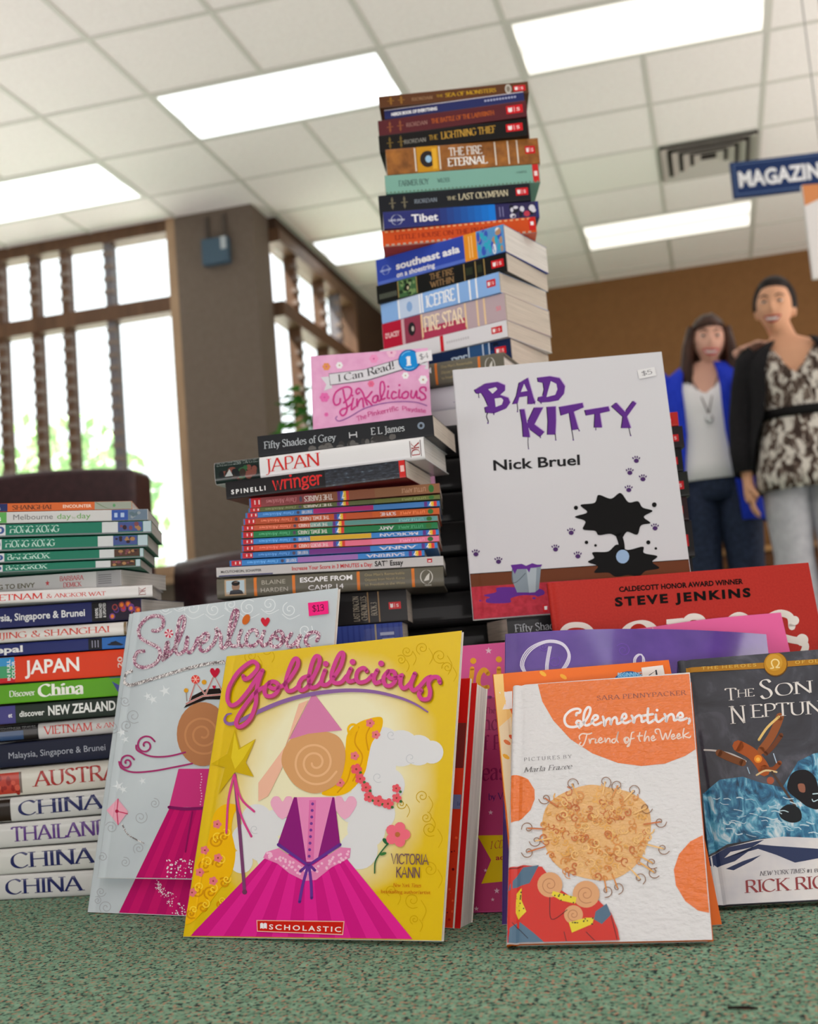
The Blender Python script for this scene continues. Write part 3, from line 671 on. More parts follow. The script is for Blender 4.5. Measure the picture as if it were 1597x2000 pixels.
def a_etern(P):
    P.rect(.2, 0, .34, 1, (196, 140, 30)); P.disc(.27, .5, .05, (60, 50, 50), ry=.32); P.disc(.275, .5, .02, (150, 190, 220), ry=.14); P.rect(.3, .1, .33, .9, (224, 170, 50))
    for x in (.185, .345, .71, .795, .855): P.rect(x, .06, x+.008, .96, (222, 214, 200))
    P.text('THE FIRE', ('serif', .16, .06), .41, .63, .55, .86, (226, 222, 216)); P.text('ETERNAL', ('serif', .18, .07), .395, .66, .16, .46, (238, 236, 232)); P.label(.91, .975, .4, .7)
def a_farm(P):
    P.text('FARMER BOY', ('serif', .18, .08), .085, .285, .36, .66, (70, 96, 92)); P.text('WILDER', ('serif', .15, .07), .335, .42, .4, .62, (60, 84, 82))
    for k in range(40): P.rect(k*.025, .02, k*.025+.014, .1, (100, 130, 112))
    P.text('HARPER', SERIF, .85, .92, .56, .68, (80, 104, 100)); P.rect(.955, .0, .995, 1, (200, 40, 40)); P.rect(.965, .36, .985, .62, (236, 220, 220))
def a_olym(P):
    ornament(P, .09, .17, (110, 104, 84)); P.text('RIORDAN', ('serif', .13, .06, 0, .08), .235, .385, .38, .6, (150, 162, 176))
    P.text('THE', SERIF, .45, .51, .4, .6, (206, 196, 160)); P.text('LAST OLYMPIAN', ('serif', .16, .06), .525, .855, .36, .7, (212, 202, 170)); P.label(.905, .985, .32, .74)
def a_tibet(P):
    for k in range(9): f = k/8; P.rect(.32+k*.0445, 0, .3645+k*.0445, 1, (int(44-24*f), int(50+72*f), int(112+104*f)))
    P.asp = 9; planet(P, .085, .48, .034, (200, 205, 225)); P.text('Tibet', BOLD, .18, .35, .28, .74, WHT)
    P.rect(.72, 0, .81, 1, (48, 44, 92)); P.rect(.81, 0, .98, 1, (52, 46, 86)); specks(P, .82, .97, .2, .8, [(190, 60, 80), (70, 160, 80), (210, 210, 220), (40, 40, 60)], 16, .018, 3)
    for k in range(2): P.rect(.745+k*.02, .2, .752+k*.02, .8, (120, 118, 160))
def a_orange(P):
    for k in range(26): P.rect(.02+k*.037, .86, .04+k*.037, .97, (226, 160, 110)); P.rect(.02+k*.037, .06, .04+k*.037, .17, (190, 160, 140))
    P.rect(0, 0, 1, .05, (120, 110, 110)); P.text('LITTLE HOUSE ON THE PRAIRIE', ('serif', .17, .08), .08, .74, .38, .66, (150, 44, 20)); P.rect(.955, .2, .995, 1, (205, 30, 30)); P.rect(.965, .5, .985, .72, WHT)
def a_seasia(P):
    P.rect(0, 0, .7, .14, (86, 112, 200)); P.asp = 6; planet(P, .075, .52, .03, (190, 205, 240))
    P.text('southeast asia', ('sans', .035), .16, .665, .42, .7, WHT); P.text('on a shoestring', BOLD, .16, .465, .12, .32, WHT)
    P.rect(.7, 0, .795, 1, (232, 148, 40)); P.rect(.735, .1, .742, .9, (245, 200, 130)); P.rect(.755, .1, .762, .9, (245, 200, 130)); P.rect(.795, 0, 1, 1, (90, 150, 205))
    specks(P, .81, .98, .1, .9, [(60, 90, 190), (180, 140, 110), (230, 230, 235), (50, 170, 200)], 26, .02, 8)
def a_within(P):
    for k in range(9): P.rect(.02+k*.016, .2, .03+k*.016, .48, (92, 98, 86))
    P.rect(.17, .02, .32, .98, (66, 104, 66)); specks(P, .18, .31, .15, .85, [(120, 150, 96), (44, 70, 44), (156, 170, 130)], 14, .016, 5); P.disc(.245, .5, .02, (30, 34, 30), ry=.22); P.disc(.25, .46, .008, (205, 195, 160), ry=.1)
    for x in (.17, .318, .685, .77, .835): P.rect(x, .05, x+.006, .95, (176, 148, 88))
    P.text('THE FIRE', ('serif', .17, .07), .425, .61, .56, .88, (150, 118, 80)); P.text('WITHIN', ('serif', .17, .07), .42, .61, .14, .46, (150, 118, 80)); P.rect(.7, .3, .75, .7, (60, 70, 48)); P.rect(.785, .3, .82, .7, (60, 70, 48)); P.label(.89, .98, .32, .72)
def a_icef(P):
    P.rect(.16, 0, .34, 1, (196, 214, 240)); P.disc(.25, .5, .025, (140, 176, 224), ry=.26)
    for x in (.15, .335, .355, .66, .755, .81): P.rect(x, 0, x+.013, 1, (246, 248, 252))
    P.text('ICEFIRE', ('serif', .2, .09), .39, .64, .22, .8, (244, 248, 255)); P.label(.9, .97, .36, .72)
def a_star(P):
    P.rect(0, 0, .165, 1, (182, 28, 56)); P.rect(.165, 0, .19, 1, (206, 170, 178)); P.rect(.19, 0, .335, 1, (148, 62, 84)); P.disc(.25, .52, .03, (52, 50, 56), ry=.26); P.disc(.258, .52, .01, (200, 190, 180), ry=.1)
    P.rect(.335, 0, .69, .45, (178, 60, 90)); P.text("D'LACEY", BOLD, .025, .145, .4, .6, (240, 214, 214))
    for x in (.33, .685, .78, .835): P.rect(x, 0, x+.014, 1, (236, 206, 160))
    P.text('FIRE STAR', ('serif', .2, .08), .35, .68, .28, .84, (244, 226, 196)); P.text('SI', BOLD, .93, .965, .4, .56, (226, 130, 140))
def a_white(P):
    P.rect(.49, 0, .516, 1, (205, 30, 44)); P.label(.885, .965, .34, .74)
    for k in range(10): P.rect(.54+k*.018, .42, .551+k*.018, .56, (190, 188, 192))
def a_fire(P):
    P.rect(.7, 0, .8, 1, (46, 84, 130)); P.rect(.81, 0, .845, 1, (46, 84, 130)); P.text('FIRE', ('serif', .19, .07), .56, .685, .24, .66, (206, 226, 246))
    for x in (.69, .795, .84): P.rect(x, .04, x+.01, 1, (190, 206, 226))
    specks(P, .86, .98, .1, .9, [(30, 60, 110), (16, 30, 60)], 10, .02, 4); P.label(.885, .965, .42, .72)
def a_escape(P):
    P.rect(.035, .12, .13, .92, (176, 150, 120)); P.rect(.042, .18, .123, .86, (176, 196, 206)); P.disc(.085, .56, .018, (150, 120, 100), ry=.24); P.disc(.085, .72, .019, (36, 32, 34), ry=.13); P.poly([(.055, .18), (.06, .36), (.075, .4), (.1, .4), (.112, .34), (.118, .18)], (38, 42, 54))
    for x in (.165, .335, .62, .86): P.rect(x, .04, x+.013, .96, (216, 122, 50))
    g1 = (176, 172, 160); P.text('BLAINE', SANS, .2, .305, .58, .8, g1); P.text('HARDEN', SANS, .195, .315, .2, .42, g1)
    P.text('ESCAPE FROM', BOLD, .37, .6, .58, .82, WHT); P.text('CAMP 14', SANS, .405, .56, .18, .42, WHT)
    for t_, b in (("One Man's Remarkable", .7), ('Odyssey from North Korea', .46), ('to Freedom in the West', .22)): P.text(t_, SANS, .655, .83, b, b+.13, (168, 152, 112))
    P.stroke([(.925+.026*math.cos(i*.3307), .5+.34*math.sin(i*.3307)) for i in range(19)], .004, (206, 204, 196), False, True); P.poly([(.912, .3), (.935, .34), (.94, .7), (.925, .55)], (206, 204, 196)); P.text('VIKING', BOLD, .915, .945, .06, .14, (206, 204, 196))
def a_fifty(P):
    specks(P, .3, .8, .02, .2, [(92, 90, 88), (70, 68, 68)], 26, .02, 2)
    P.text('Fifty Shades of Grey', ('serif', .14, .07), .035, .455, .34, .68, (176, 182, 188)); P.rect(.53, .47, .57, .53, (190, 192, 196)); P.rect(.527, .36, .533, .64, (190, 192, 196)); P.rect(.567, .36, .573, .64, (190, 192, 196))
    P.text('E L James', ('serif', .14, .07), .65, .84, .4, .72, (184, 188, 192)); P.disc(.932, .55, .02, (120, 134, 150), ry=.17); P.disc(.932, .55, .009, (52, 56, 64), ry=.08)
def a_japan(P):
    P.rect(0, .02, .222, .98, (34, 54, 50)); P.text('EYEWITNESS TRAVEL', ('serif', .13, .05), .012, .215, .8, .93, (150, 160, 156)); specks(P, .03, .2, .2, .62, [(44, 90, 56), (70, 54, 44), (120, 70, 60), (24, 34, 38)], 26, .022, 6); P.poly([(.05, .3), (.075, .62), (.09, .3)], (176, 180, 180))
    P.text('JAPAN', ('serif', .13, .05), .25, .515, .28, .86, (206, 44, 40)); P.rect(.935, .14, .938, .86, (90, 60, 60)); P.rect(.983, .14, .986, .86, (90, 60, 60))
    for x_, z_ in ((.936, .52), (.936, .16)): pass
    v, f, w_ = lay('DK', SERIF); P.put([(.978-.036*b, .2+.6*a/w_) for a, b in v], f, (150, 40, 40))
def a_wring(P):
    P.rect(.56, .0, .965, 1, noisy_wr); P.text('SPINELLI', ('sans', .03, 1.5), .03, .225, .26, .52, WHT)
    P.text('wringer', ('hand', .12), .265, .545, .22, 1.0, (214, 44, 44)); P.rect(.965, 0, 1, 1, (200, 40, 36)); P.rect(.972, .35, .992, .7, (230, 190, 186))
noisy_wr = noisy('dark_printed_texture', [(.4, (32, 34, 40)), (.62, (52, 58, 70)), (.75, (120, 136, 150))], 160, 4, .3, stretch=(1, 1, 3))
def rainbow(P, x0, x1):
    cs = [(96, 50, 130), (50, 110, 190), (230, 190, 60), (214, 60, 50)]
    for k, c in enumerate(cs): P.rect(x0+(x1-x0)*k/4, 0, x0+(x1-x0)*(k+1)/4, 1, c)
    P.text('7', BOLD, x0+(x1-x0)*.35, x0+(x1-x0)*.6, .2, .8, WHT, True)
def fairy(l, m_, r, rain, ser, nm, tint=1.0):
    def a(P):
        d = lambda c: tuple(int(v*tint) for v in c)
        P.rect(0, 0, .01, 1, d((60, 110, 170))); P.rect(.01, .02, .062, 1, d((190, 34, 44))); P.rect(.028, .3, .034, .75, (230, 200, 200)); P.rect(.05, .3, .056, .75, (236, 220, 220))
        P.rect(.062, 0, .35, 1, d(l)); P.rect(.35, 0, .66, 1, d(m_)); P.rect(.66, 0, 1, 1, d(r))
        lt = tuple(min(255, v+70) for v in d(l)); P.text('Daisy Meadows', ITAL, .09, .25, .25, .7, lt, True); P.disc(.272, .5, .008, d((80, 70, 90)), ry=.3)
        P.text(ser, ('serif', .17, .08), .29, .44 if rain == 0 else .345, .22, .75, (230, 220, 214), True)
        if rain == 0:
            rainbow(P, .465, .525); P.text('LITTLE APPLE', SANS, .8, .925, .25, .7, tuple(min(255, v+60) for v in d(r)), True); P.disc(.955, .5, .014, d((50, 110, 50)), ry=.4)
        else: rainbow(P, .92, .985)
        if nm: P.text(nm, ('serif', .17, .08), .7, .78 if rain == 0 else .9, .24, .74, (220, 214, 220), True)
    return a
def a_sat(P):
    P.text('McCUTCHEON, SCHAFFER', BOLD, .02, .2, .4, .66, (60, 58, 60)); P.rect(.01, .02, .25, .16, (48, 52, 100))
    P.text('Increase Your Score in 3 MINUTES a Day:', BOLD, .335, .69, .3, .72, (190, 36, 44)); P.text('SAT* Essay', ('sans', .03), .7, .825, .28, .84, (34, 32, 34)); P.rect(.93, .38, .952, .8, (186, 44, 52)); P.rect(.935, .48, .947, .6, WHT)
def vtext(P, t, font, x0, x1, z0, z1, c):      # reads upwards
    v, f, w_ = lay(t, font); P.put([(x1-(x1-x0)*b, z0+(z1-z0)*a/w_) for a, b in v], f, c)
def a_book3(P):
    g = (170, 160, 140)
    vtext(P, 'LAST DRAGON', SERIF, .72, .75, .1, .88, g); vtext(P, 'CHRONICLES', SERIF, .76, .79, .12, .86, g); vtext(P, 'BOOK 3', SERIF, .812, .842, .25, .65, g)
    for x in (.795, .85): P.rect(x, .04, x+.007, .98, (150, 120, 80))
    P.label(.905, .968, .4, .62)
def a_blue(P):
    for k in range(30): P.rect(.02+k*.033, .0, .03+k*.033, 1, (46, 64, 142))
    P.rect(.84, .05, .85, 1, (160, 150, 130)); P.rect(.87, .76, .95, .82, (170, 180, 210)); P.rect(.88, .66, .95, .7, (170, 180, 210)); P.label(.885, .955, .25, .5)
def a_plain(c, txt=(150, 120, 60)):
    def a(P):
        P.rect(.02, .1, .028, .9, txt); P.rect(.8, .1, .808, .9, txt); P.label(.9, .97, .3, .62)
    return a
tall = [  # c, th, L, z0, z1, art, spine, kind, pages, label
 (.061, 28.2, .195, .5749, .6068, a_fire, (22, 40, 78), 'pb', 'cream', 'dark blue paperback with white title letters, partly behind the pink easy reader'),
 (.061, 32.0, .195, .6068, .6292, a_white, (222, 222, 226), 'pb', 'cream', 'white paperback with a red band between dark blue and crimson books'),
 (.064, 32.6, .190, .6292, .6652, a_star, (188, 168, 174), 'pb', 'cream', 'thick crimson and silver paperback with large cream title and gold bands'),
 (.062, 34.1, .187, .6652, .6929, a_icef, (140, 182, 236), 'pb', 'cream', 'glossy pale blue paperback with shining white bands in the tall stack'),
 (.066, 30.1, .197, .6929, .7186, a_within, (32, 34, 33), 'pb', 'cream', 'black paperback with a small green picture, under the thick blue travel guide'),
 (.067, 31.4, .197, .7186, .7557, a_seasia, (50, 74, 172), 'pb', 'white', 'thick blue travel guide turned outward with white title and orange band'),
 (.097, 1.9, .205, .7557, .7790, a_orange, (206, 78, 28), 'pb', 'cream', 'orange checked paperback lying on the thick blue travel guide'),
 (.102, -1.6, .208, .7790, .8026, a_tibet, (44, 50, 112), 'pb', 'white', 'royal blue travel guide with short white title above the orange checked book'),
 (.095, .7, .203, .8026, .8271, a_olym, (36, 40, 48), 'pb', 'grey', 'black paperback with cream lettering directly under the mint green one'),
 (.108, -.8, .207, .8271, .8533, a_farm, (124, 172, 158), 'pb', 'cream', 'mint green paperback with a red end label in the tall stack'),
 (.111, -.7, .205, .8533, .8897, a_etern, noisy('golden_brown_print', [(.3, (112, 66, 24)), (.7, (170, 108, 44))], 60, 4, .35, coat=.4), 'pb', 'cream', 'thick golden brown paperback with silver lettering in the tall stack'),
 (.100, 5.5, .200, .8897, .9141, a_light, (30, 28, 27), 'pb', 'cream', 'black paperback with gold lettering resting on the golden brown book'),
 (.101, 7.5, .201, .9141, .9369, a_laby, (88, 36, 42), 'pb', 'cream', 'maroon paperback with orange lettering, third from the top of the tall stack'),
 (.105, 6.8, .189, .9369, .9505, a_nerd, (40, 46, 96), 'pb', 'white', 'thin navy paperback, second from the top of the tall stack'),
 (.106, 2.5, .202, .9505, .9672, a_sea, (92, 56, 32), 'pb', 'cream', 'brown paperback with yellow lettering on the very top of the tall stack'),
]
GT = 'books of the tall stack'
for c, th, L, z0, z1, art, sp, kd, pg, lb in tall:
    lying_book(lie(c, 1.57, z0+.0002, th), L, .13, z1-z0-.0004, kd, sp, art, label=lb, group=GT, pages=pg)
# below them: wider hardcovers that carry the tall stack
def a_an(P): P.text('AN', LIGHT, .6, .76, .26, .74, (84, 72, 140))
def a_red(P): P.poly([(.66+(.018 if k % 2 else .042)*.3*math.cos(k*.628+1.57), .55+(.018 if k % 2 else .042)*5*math.sin(k*.628+1.57)) for k in range(10)], (196, 60, 66))
z = .5749
for c, th, L, t, art, sp, kd, lb in ((.02, 19, .234, .030, a_escape, (100, 97, 85), 'hc', 'olive grey hardcover with orange bar, glimpsed right of the pink easy reader'),
      (.045, 17, .22, .030, a_an, (220, 220, 228), 'flex', 'white guidebook with violet capitals glimpsed behind the dark charcoal novel'),
      (.045, 16, .215, .026, a_red, (214, 214, 216), 'pb', 'pale grey paperback with a small red star behind the charcoal novel')):
    z -= t; lying_book(lie(c, 1.5, z+.0002, th), L, .15, t-.0004, kd, sp, art, label=lb, group=GT, pages='white', name='hardcover_book' if kd == 'hc' else 'paperback')
# plain black books: the ledge under the pink reader and the rest of the pile down to the carpet
lb_ = ['black hardcover beneath the tall stack, beside the white cat book, %s' % s for s in ('highest', 'second highest', 'third highest', 'fourth highest', 'fifth highest', 'sixth highest', 'seventh highest', 'eighth highest', 'ninth highest', 'tenth highest', 'eleventh highest', 'lowest, on the carpet')]
n_ = 12; rg = random.Random(3)
for k in range(n_):
    t = z/n_; z0 = z-(k+1)*t; up_ = z0 > .36
    lying_book(lie(.004+rg.uniform(-.003, .003), 1.46 if up_ else 1.415, z0+.0002, rg.uniform(-1, 1)), .236, .21 if up_ else .25, t-.0004, 'hc', (15, 14, 16), None, label=lb_[k], group=GT, pages='cream', name='hardcover_book')
# middle pile
O = (202, 92, 46); B_ = (58, 128, 200)
mid = [
 (-.088, 2.6, .236, .2869, .3089, -1.6, a_escape, (100, 97, 85), 'hc', 'white', 'olive grey hardcover with orange bars and a small portrait on its spine', None),
 (-.087, 2.4, .236, .3089, .3196, -1.9, a_sat, (192, 190, 190), 'pb', 'white', 'thin white study guide with red and black lettering under the fairy paperbacks', None),
 (-.089, 2.4, .203, .3196, .3265, -1.75, fairy(B_, (156, 108, 176), B_, 1, 'THE NIGHT FAIRIES', 'SABRINA'), B_, 'pb', 'grey', 'blue and lilac thin paperback, lowest of the fairy series', None),
 (-.076, 2.4, .205, .3265, .3335, -1.8, fairy((50, 110, 176), (112, 50, 130), B_, 1, 'THE NIGHT FAIRIES', 'ANNA'), B_, 'pb', 'grey', 'blue and purple thin paperback above the blue and lilac one', None),
 (-.074, 2.3, .206, .3335, .3406, -1.9, fairy((214, 84, 62), (226, 112, 140), (224, 122, 156), 0, 'THE SPORTS FAIRIES', ''), O, 'pb', 'grey', 'orange and pink thin paperback in the fairy series', None),
 (-.074, 2.2, .206, .3406, .3472, -2.0, fairy(B_, (212, 168, 44), B_, 1, 'THE NIGHT FAIRIES', 'MORGAN'), B_, 'pb', 'grey', 'blue and yellow thin paperback in the fairy series', None),
 (-.074, 2.2, .205, .3472, .3549, -2.0, fairy((34, 120, 72), (34, 120, 72), (34, 120, 72), 0, 'THE JEWEL FAIRIES', 'AMY'), (34, 120, 72), 'pb', 'grey', 'green thin paperback in the fairy series', None),
 (-.073, 2.1, .205, .3549, .3615, -1.9, fairy((190, 88, 60), (92, 146, 140), (92, 150, 150), 0, 'THE SPORTS FAIRIES', ''), O, 'pb', 'grey', 'orange and teal thin paperback in the fairy series', None),
 (-.071, 2.1, .205, .3615, .3691, -1.7, fairy((176, 76, 46), (190, 84, 44), (200, 92, 40), 0, 'THE JEWEL FAIRIES', 'SOPHIE'), O, 'pb', 'grey', 'orange thin paperback above the orange and teal one', None),
 (-.069, 2.2, .203, .3691, .3757, -1.3, fairy((60, 120, 186), (166, 36, 108), (66, 124, 190), 1, 'THE NIGHT FAIRIES', ''), B_, 'pb', 'grey', 'blue and magenta thin paperback in the fairy series', None),
 (-.067, 2.3, .201, .3757, .3813, -.9, fairy((92, 100, 60), (92, 100, 60), (104, 112, 56), 0, 'THE FAIRIES', ''), (92, 100, 60), 'pb', 'grey', 'olive green thin paperback, second from the top of the fairy series', None),
 (-.066, 2.4, .200, .3813, .3925, -.4, fairy((138, 66, 70), (138, 84, 60), (140, 96, 66), 0, 'THE FAIRIES', ''), (130, 70, 60), 'pb', 'grey', 'brownish red thin paperback, top of the fairy series under the wide black one', None),
 (-.0945, 12.2, .194, .3942, .4134, .5, a_wring, (40, 38, 42), 'pb', 'cream', 'black paperback with red handwritten title and red underside, jutting out', (132, 40, 44)),
 (-.091, 12.1, .229, .4134, .4381, .4, a_japan, (226, 226, 228), 'flex', 'white', 'white travel guide with red serif title and dark green picture end', None),
 (-.061, 11.8, .191, .4381, .4612, 0, a_fifty, (48, 50, 56), 'pb', 'cream', 'dark charcoal novel with pale serif lettering on top of the middle pile', None),
]
GM = 'books of the middle pile'
for c, th, L, z0, z1, ti, art, sp, kd, pg, lb, bk in mid:
    g = GM if 'fairy' not in lb else 'thin series paperbacks in the middle pile'
    lying_book(lie(c, 1.245 if bk else 1.26, z0+.0002, th, ti), L, .15 if kd == 'hc' else .13, z1-z0-.0009, kd, sp, art, back=bk, label=lb, group=g, pages=pg, name='hardcover_book' if kd == 'hc' else 'paperback', fin=(.4, .08) if kd != 'flex' else (.3, .3))
for c, L, z0, z1, art, sp, lb in ((-.11, .2, .2522, .2862, a_book3, (30, 28, 30), 'thick black paperback with gold lines right beside the silver covers'), (-.107, .18, .2, .2522, a_blue, (56, 76, 156), 'thick blue striped paperback under the black one with gold lines'),
      (-.1, .21, .13, .2, None, (30, 30, 34), 'thick black book hidden low in the middle pile'), (-.1, .215, .06, .13, None, (34, 32, 40), 'second lowest thick book of the middle pile'), (-.1, .22, 0, .06, None, (30, 30, 34), 'lowest thick book of the middle pile, on the carpet')):
    lying_book(lie(c, 1.27, z0+.0002, 2, -.5 if art else 0), L, .13, z1-z0-.0004, 'pb', sp, art, label=lb, group=GM, pages='cream')
# left pile ------------------------------------------------------------
DKR = (206, 54, 44); NV = (34, 44, 106)
def left_book(z0, z1, tilt, right_px, L, kd, sp, draw, label, th=9):
    ypx = 1338-(z0-CAMH)*2381/1.27
    k = 2381/1.262*.988
    def art(P):
        f = lambda px: 1+(px-right_px)/(L*k)
        draw(P, f)
    rgt = (right_px-798.5)/F*1.262-((1000-ypx)*.0824)*.00053*0
    # photograph column of the fore end -> lateral place of the book's right end
    p = None; lo, hi = -.6, .1
    D_ = 1.262
    for _ in range(40):
        m_ = (lo+hi)/2; X_ = fl(m_, D_, (z0+z1)/2)-CAM; u = 798.5+F*X_.dot(AX)/X_.dot(CX)
        if u < right_px: lo = m_
        else: hi = m_
    c = m_-L/2*math.cos(rad(th)); D0 = D_+L/2*math.sin(rad(th))
    z_ = z0-math.sin(rad(tilt))*0
    return lying_book(lie(c, D0, z0+.0002+(-math.sin(rad(tilt))*(L/2-.08) if tilt else 0), th, tilt), L, .13, z1-z0-.0013, kd, sp, art, label=label, group='books of the left pile', pages='white', name='travel_guide', fin=(.45, .02) if kd != 'flex' else (.32, .2))
def d1(P, f):
    P.rect(0, 0, f(22), 1, (36, 46, 96)); P.rect(f(22.5), 0, f(186), 1, (204, 100, 50)); P.rect(f(186), 0, 1, 1, (150, 158, 146)); P.text('SHANGHAI', ('serif', .17, .08), f(31), f(105), .2, .74, (92, 50, 34)); P.text('ENCOUNTER', BOLD, f(126), f(180), .32, .7, (236, 214, 196))
    P.text('et', BOLD, f(-6), f(9), .25, .6, WHT); P.stroke([(f(188), .9), (f(205), .3), (f(215), .1)], .008, (110, 130, 100)); P.disc(f(223), .5, .008, (90, 150, 100), ry=.2)
def d2(P, f):
    P.rect(0, 0, f(21.5), 1, (92, 164, 84)); P.text("'s", BOLD, f(3), f(11), .2, .7, WHT); P.text('Melbourne', SANS, f(34), f(108), .28, .78, (112, 112, 114)); P.text('day', SANS, f(116), f(142), .28, .78, (104, 160, 84)); P.text('by', SANS, f(144), f(151), .28, .5, (150, 170, 140)); P.text('day', SANS, f(153), f(179), .28, .78, (104, 160, 84))
    P.rect(f(219), .02, f(250), 1, (54, 84, 160)); P.rect(f(224), .3, f(230), .7, (170, 190, 220)); P.rect(f(236), .3, f(243), .7, (170, 190, 220)); P.rect(f(250), .02, f(287), 1, (104, 122, 140)); specks(P, f(254), f(272), .3, .7, [(140, 150, 156), (90, 110, 120)], 8, .012, 2)
def dtop(s, name, x1, g1, p0, p1, pic, seed):
    def d(P, f):
        P.rect(0, .14, f(s[0]), 1, (206, 208, 212)); P.text('10', ('sans', .04), f(s[0]-26), f(s[0]-2), .3, .84, (60, 84, 140)); P.rect(f(s[0]+1), .14, f(g1), 1, (34, 116, 94)); P.text(name, ('serif', .17, .07), f(s[1]), f(x1), .32, .84, (182, 212, 203))
        P.rect(f(g1), .14, f(p0), 1, (200, 204, 206)); P.rect(f(p0), .2, f(p1), .96, pic); specks(P, f(p0+6), f(p1-5), .4, .8, [(120, 70, 80), (160, 120, 80), (70, 50, 60)], 8, .012, seed); P.rect(f(p1+1), .14, 1, 1, (176, 196, 204)); P.rect(0, 0, 1, .14, (120, 124, 128))
    return d
def d7(P, f):
    P.rect(f(185), 0, 1, 1, (150, 150, 152)); P.text('NOTHING TO ENVY', BOLD, f(-78), f(58), .26, .56, (96, 92, 70)); P.poly([(f(84+(5 if k % 2 == 0 else 2)*math.cos(k*.628+1.57)), .46+(.2 if k % 2 == 0 else .08)*math.sin(k*.628+1.57)) for k in range(10)], (190, 60, 66))
    P.text('BARBARA', ('serif', .16, .09), f(110), f(160), .54, .82, (186, 80, 84)); P.text('DEMICK', ('serif', .16, .09), f(117), f(155), .14, .42, (186, 80, 84))
    for k in range(5): P.rect(f(189), .2+k*.13, f(216), .26+k*.13, (110, 110, 114))
def dk(P, f, x): 
    P.rect(f(x), .14, f(x+.8), .86, (110, 80, 80)); v, f_, w_ = lay('DK', SERIF); a0, a1 = f(x+13), f(x+2); P.put([(a0+(a1-a0)*b, .2+.6*a/w_) for a, b in v], f_, (150, 84, 84))
def d8(P, f): P.text('VIETNAM', ('serif', .14, .05), f(-15), f(92), .26, .74, DKR); P.text('& ANGKOR WAT', ('serif', .13, .05), f(98), f(209), .3, .62, DKR); dk(P, f, 271); P.rect(0, 0, f(-26), 1, (40, 44, 56))
def rings(P, f, x0, x1, seed):
    rg = random.Random(seed); P.rect(f(x0), 0, f(x1), 1, (44, 32, 62))
    for k in range(14):
        x_ = rg.uniform(x0+5, x1-4); y_ = rg.uniform(.12, .88); P.disc(f(x_), y_, .016, rg.choice([(110, 60, 130), (80, 50, 120), (150, 60, 60)]), ry=.16, n=12); P.disc(f(x_), y_, .01, rg.choice([(190, 50, 46), (220, 120, 40), (60, 36, 70)]), ry=.1, n=10)
def d9(P, f):
    P.text('Malaysia, Singapore & Brunei', BOLD, f(-58), f(160), .34, .7, WHT); P.rect(f(174), 0, f(205), 1, (24, 23, 26)); rings(P, f, 205, 275, 3)
    for q, t_ in enumerate(('100%', 'RESEARCHED', '& UPDATED')): vtext(P, t_, BOLD, f(181+q*8), f(187+q*8), .2, .9 if q else .68, (220, 218, 220))
def d10(P, f): P.text('BEIJING & SHANGHAI', ('serif', .14, .05), f(-46), f(213), .3, .76, (206, 66, 48)); P.rect(0, 0, f(-74), 1, (70, 60, 50)); P.rect(.985, 0, 1, 1, (130, 110, 80))
def d11(P, f):
    P.text('Nepal', ('sans', .03), f(-52), f(32), .26, .82, WHT); P.rect(f(168), 0, f(196), 1, (26, 28, 40)); P.rect(f(196), 0, 1, 1, (44, 104, 180))
    for q in range(3): P.rect(f(175+q*6), .2, f(177+q*6), .8, (140, 140, 160))
    P.poly([(f(200), .98), (f(214), .5), (f(206), .4), (f(222), .06), (f(240), .3), (f(226), .6), (f(216), .98)], (34, 40, 60))
def d12(P, f):
    P.rect(0, 0, f(15), 1, (70, 160, 110)); P.rect(0, .66, f(15), 1, (60, 150, 210)); P.rect(0, 0, f(15), .2, (200, 30, 40)); vtext(P, 'IN FULL', BOLD, f(-1), f(6), .1, .9, WHT); vtext(P, 'COLOR', BOLD, f(9), f(16), .14, .84, WHT)
    P.text('JAPAN', BOLD, f(36), f(149), .3, .84, (248, 244, 240)); vtext(P, '20', BOLD, f(227), f(237), .3, .72, (236, 210, 200))
def d13(P, f):
    P.text('Discover', ('serif', .17, .08), f(5), f(58), .36, .66, (238, 240, 230)); P.text('China', ('serif', .22, .1), f(64), f(158), .26, .88, (244, 244, 236)); P.poly([(f(212), 1), (f(222), .5), (f(232), 0), (1, 0), (1, 1)], (70, 76, 150))
def d14(P, f): P.rect(0, 0, f(17), 1, (70, 66, 130)); P.text('et', BOLD, f(2), f(10), .35, .6, WHT); P.text('discover', BOLD, f(25), f(77), .34, .66, (230, 232, 230)); P.text('NEW ZEALAND', ('sans', .03), f(85), f(223), .3, .82, (232, 234, 232))
def d15(P, f):
    P.rect(0, 0, f(61), 1, (34, 32, 36)); P.text('EYEWITNESS TRAVEL', ('serif', .13, .05), f(-26), f(58), .76, .9, (170, 170, 172)); P.rect(f(-20), .12, f(30), .66, (54, 80, 120)); P.rect(f(30), .1, f(58), .6, (48, 40, 38))
    P.text('VIETNAM', ('serif', .14, .05), f(71), f(174), .28, .78, DKR); P.text('& ANGKOR WAT', ('serif', .13, .05), f(181), f(300), .38, .68, DKR)
def d16(P, f): P.text('Malaysia, Singapore & Brunei', SANS, f(4), f(203), .36, .64, (168, 172, 184))
def d17(P, f):
    P.rect(0, .1, f(25), .86, (186, 62, 46)); P.rect(f(25), .1, f(30), .86, (120, 104, 96)); specks(P, f(-30), f(22), .2, .7, [(150, 40, 34), (210, 90, 70)], 10, .012, 5); P.text('AUSTRALIA', ('serif', .15, .05), f(51), f(300), .28, .82, (166, 42, 38))
def dcap(name, x0, x1, c, band=None, z0=.24, z1=.82):
    def d(P, f):
        if band is not None: P.rect(0, 0, f(band), 1, (54, 38, 28))
        P.text(name, ('serif', .16, .055), f(x0), f(x1), z0, z1, c)
    return d
NVY = (30, 36, 92)
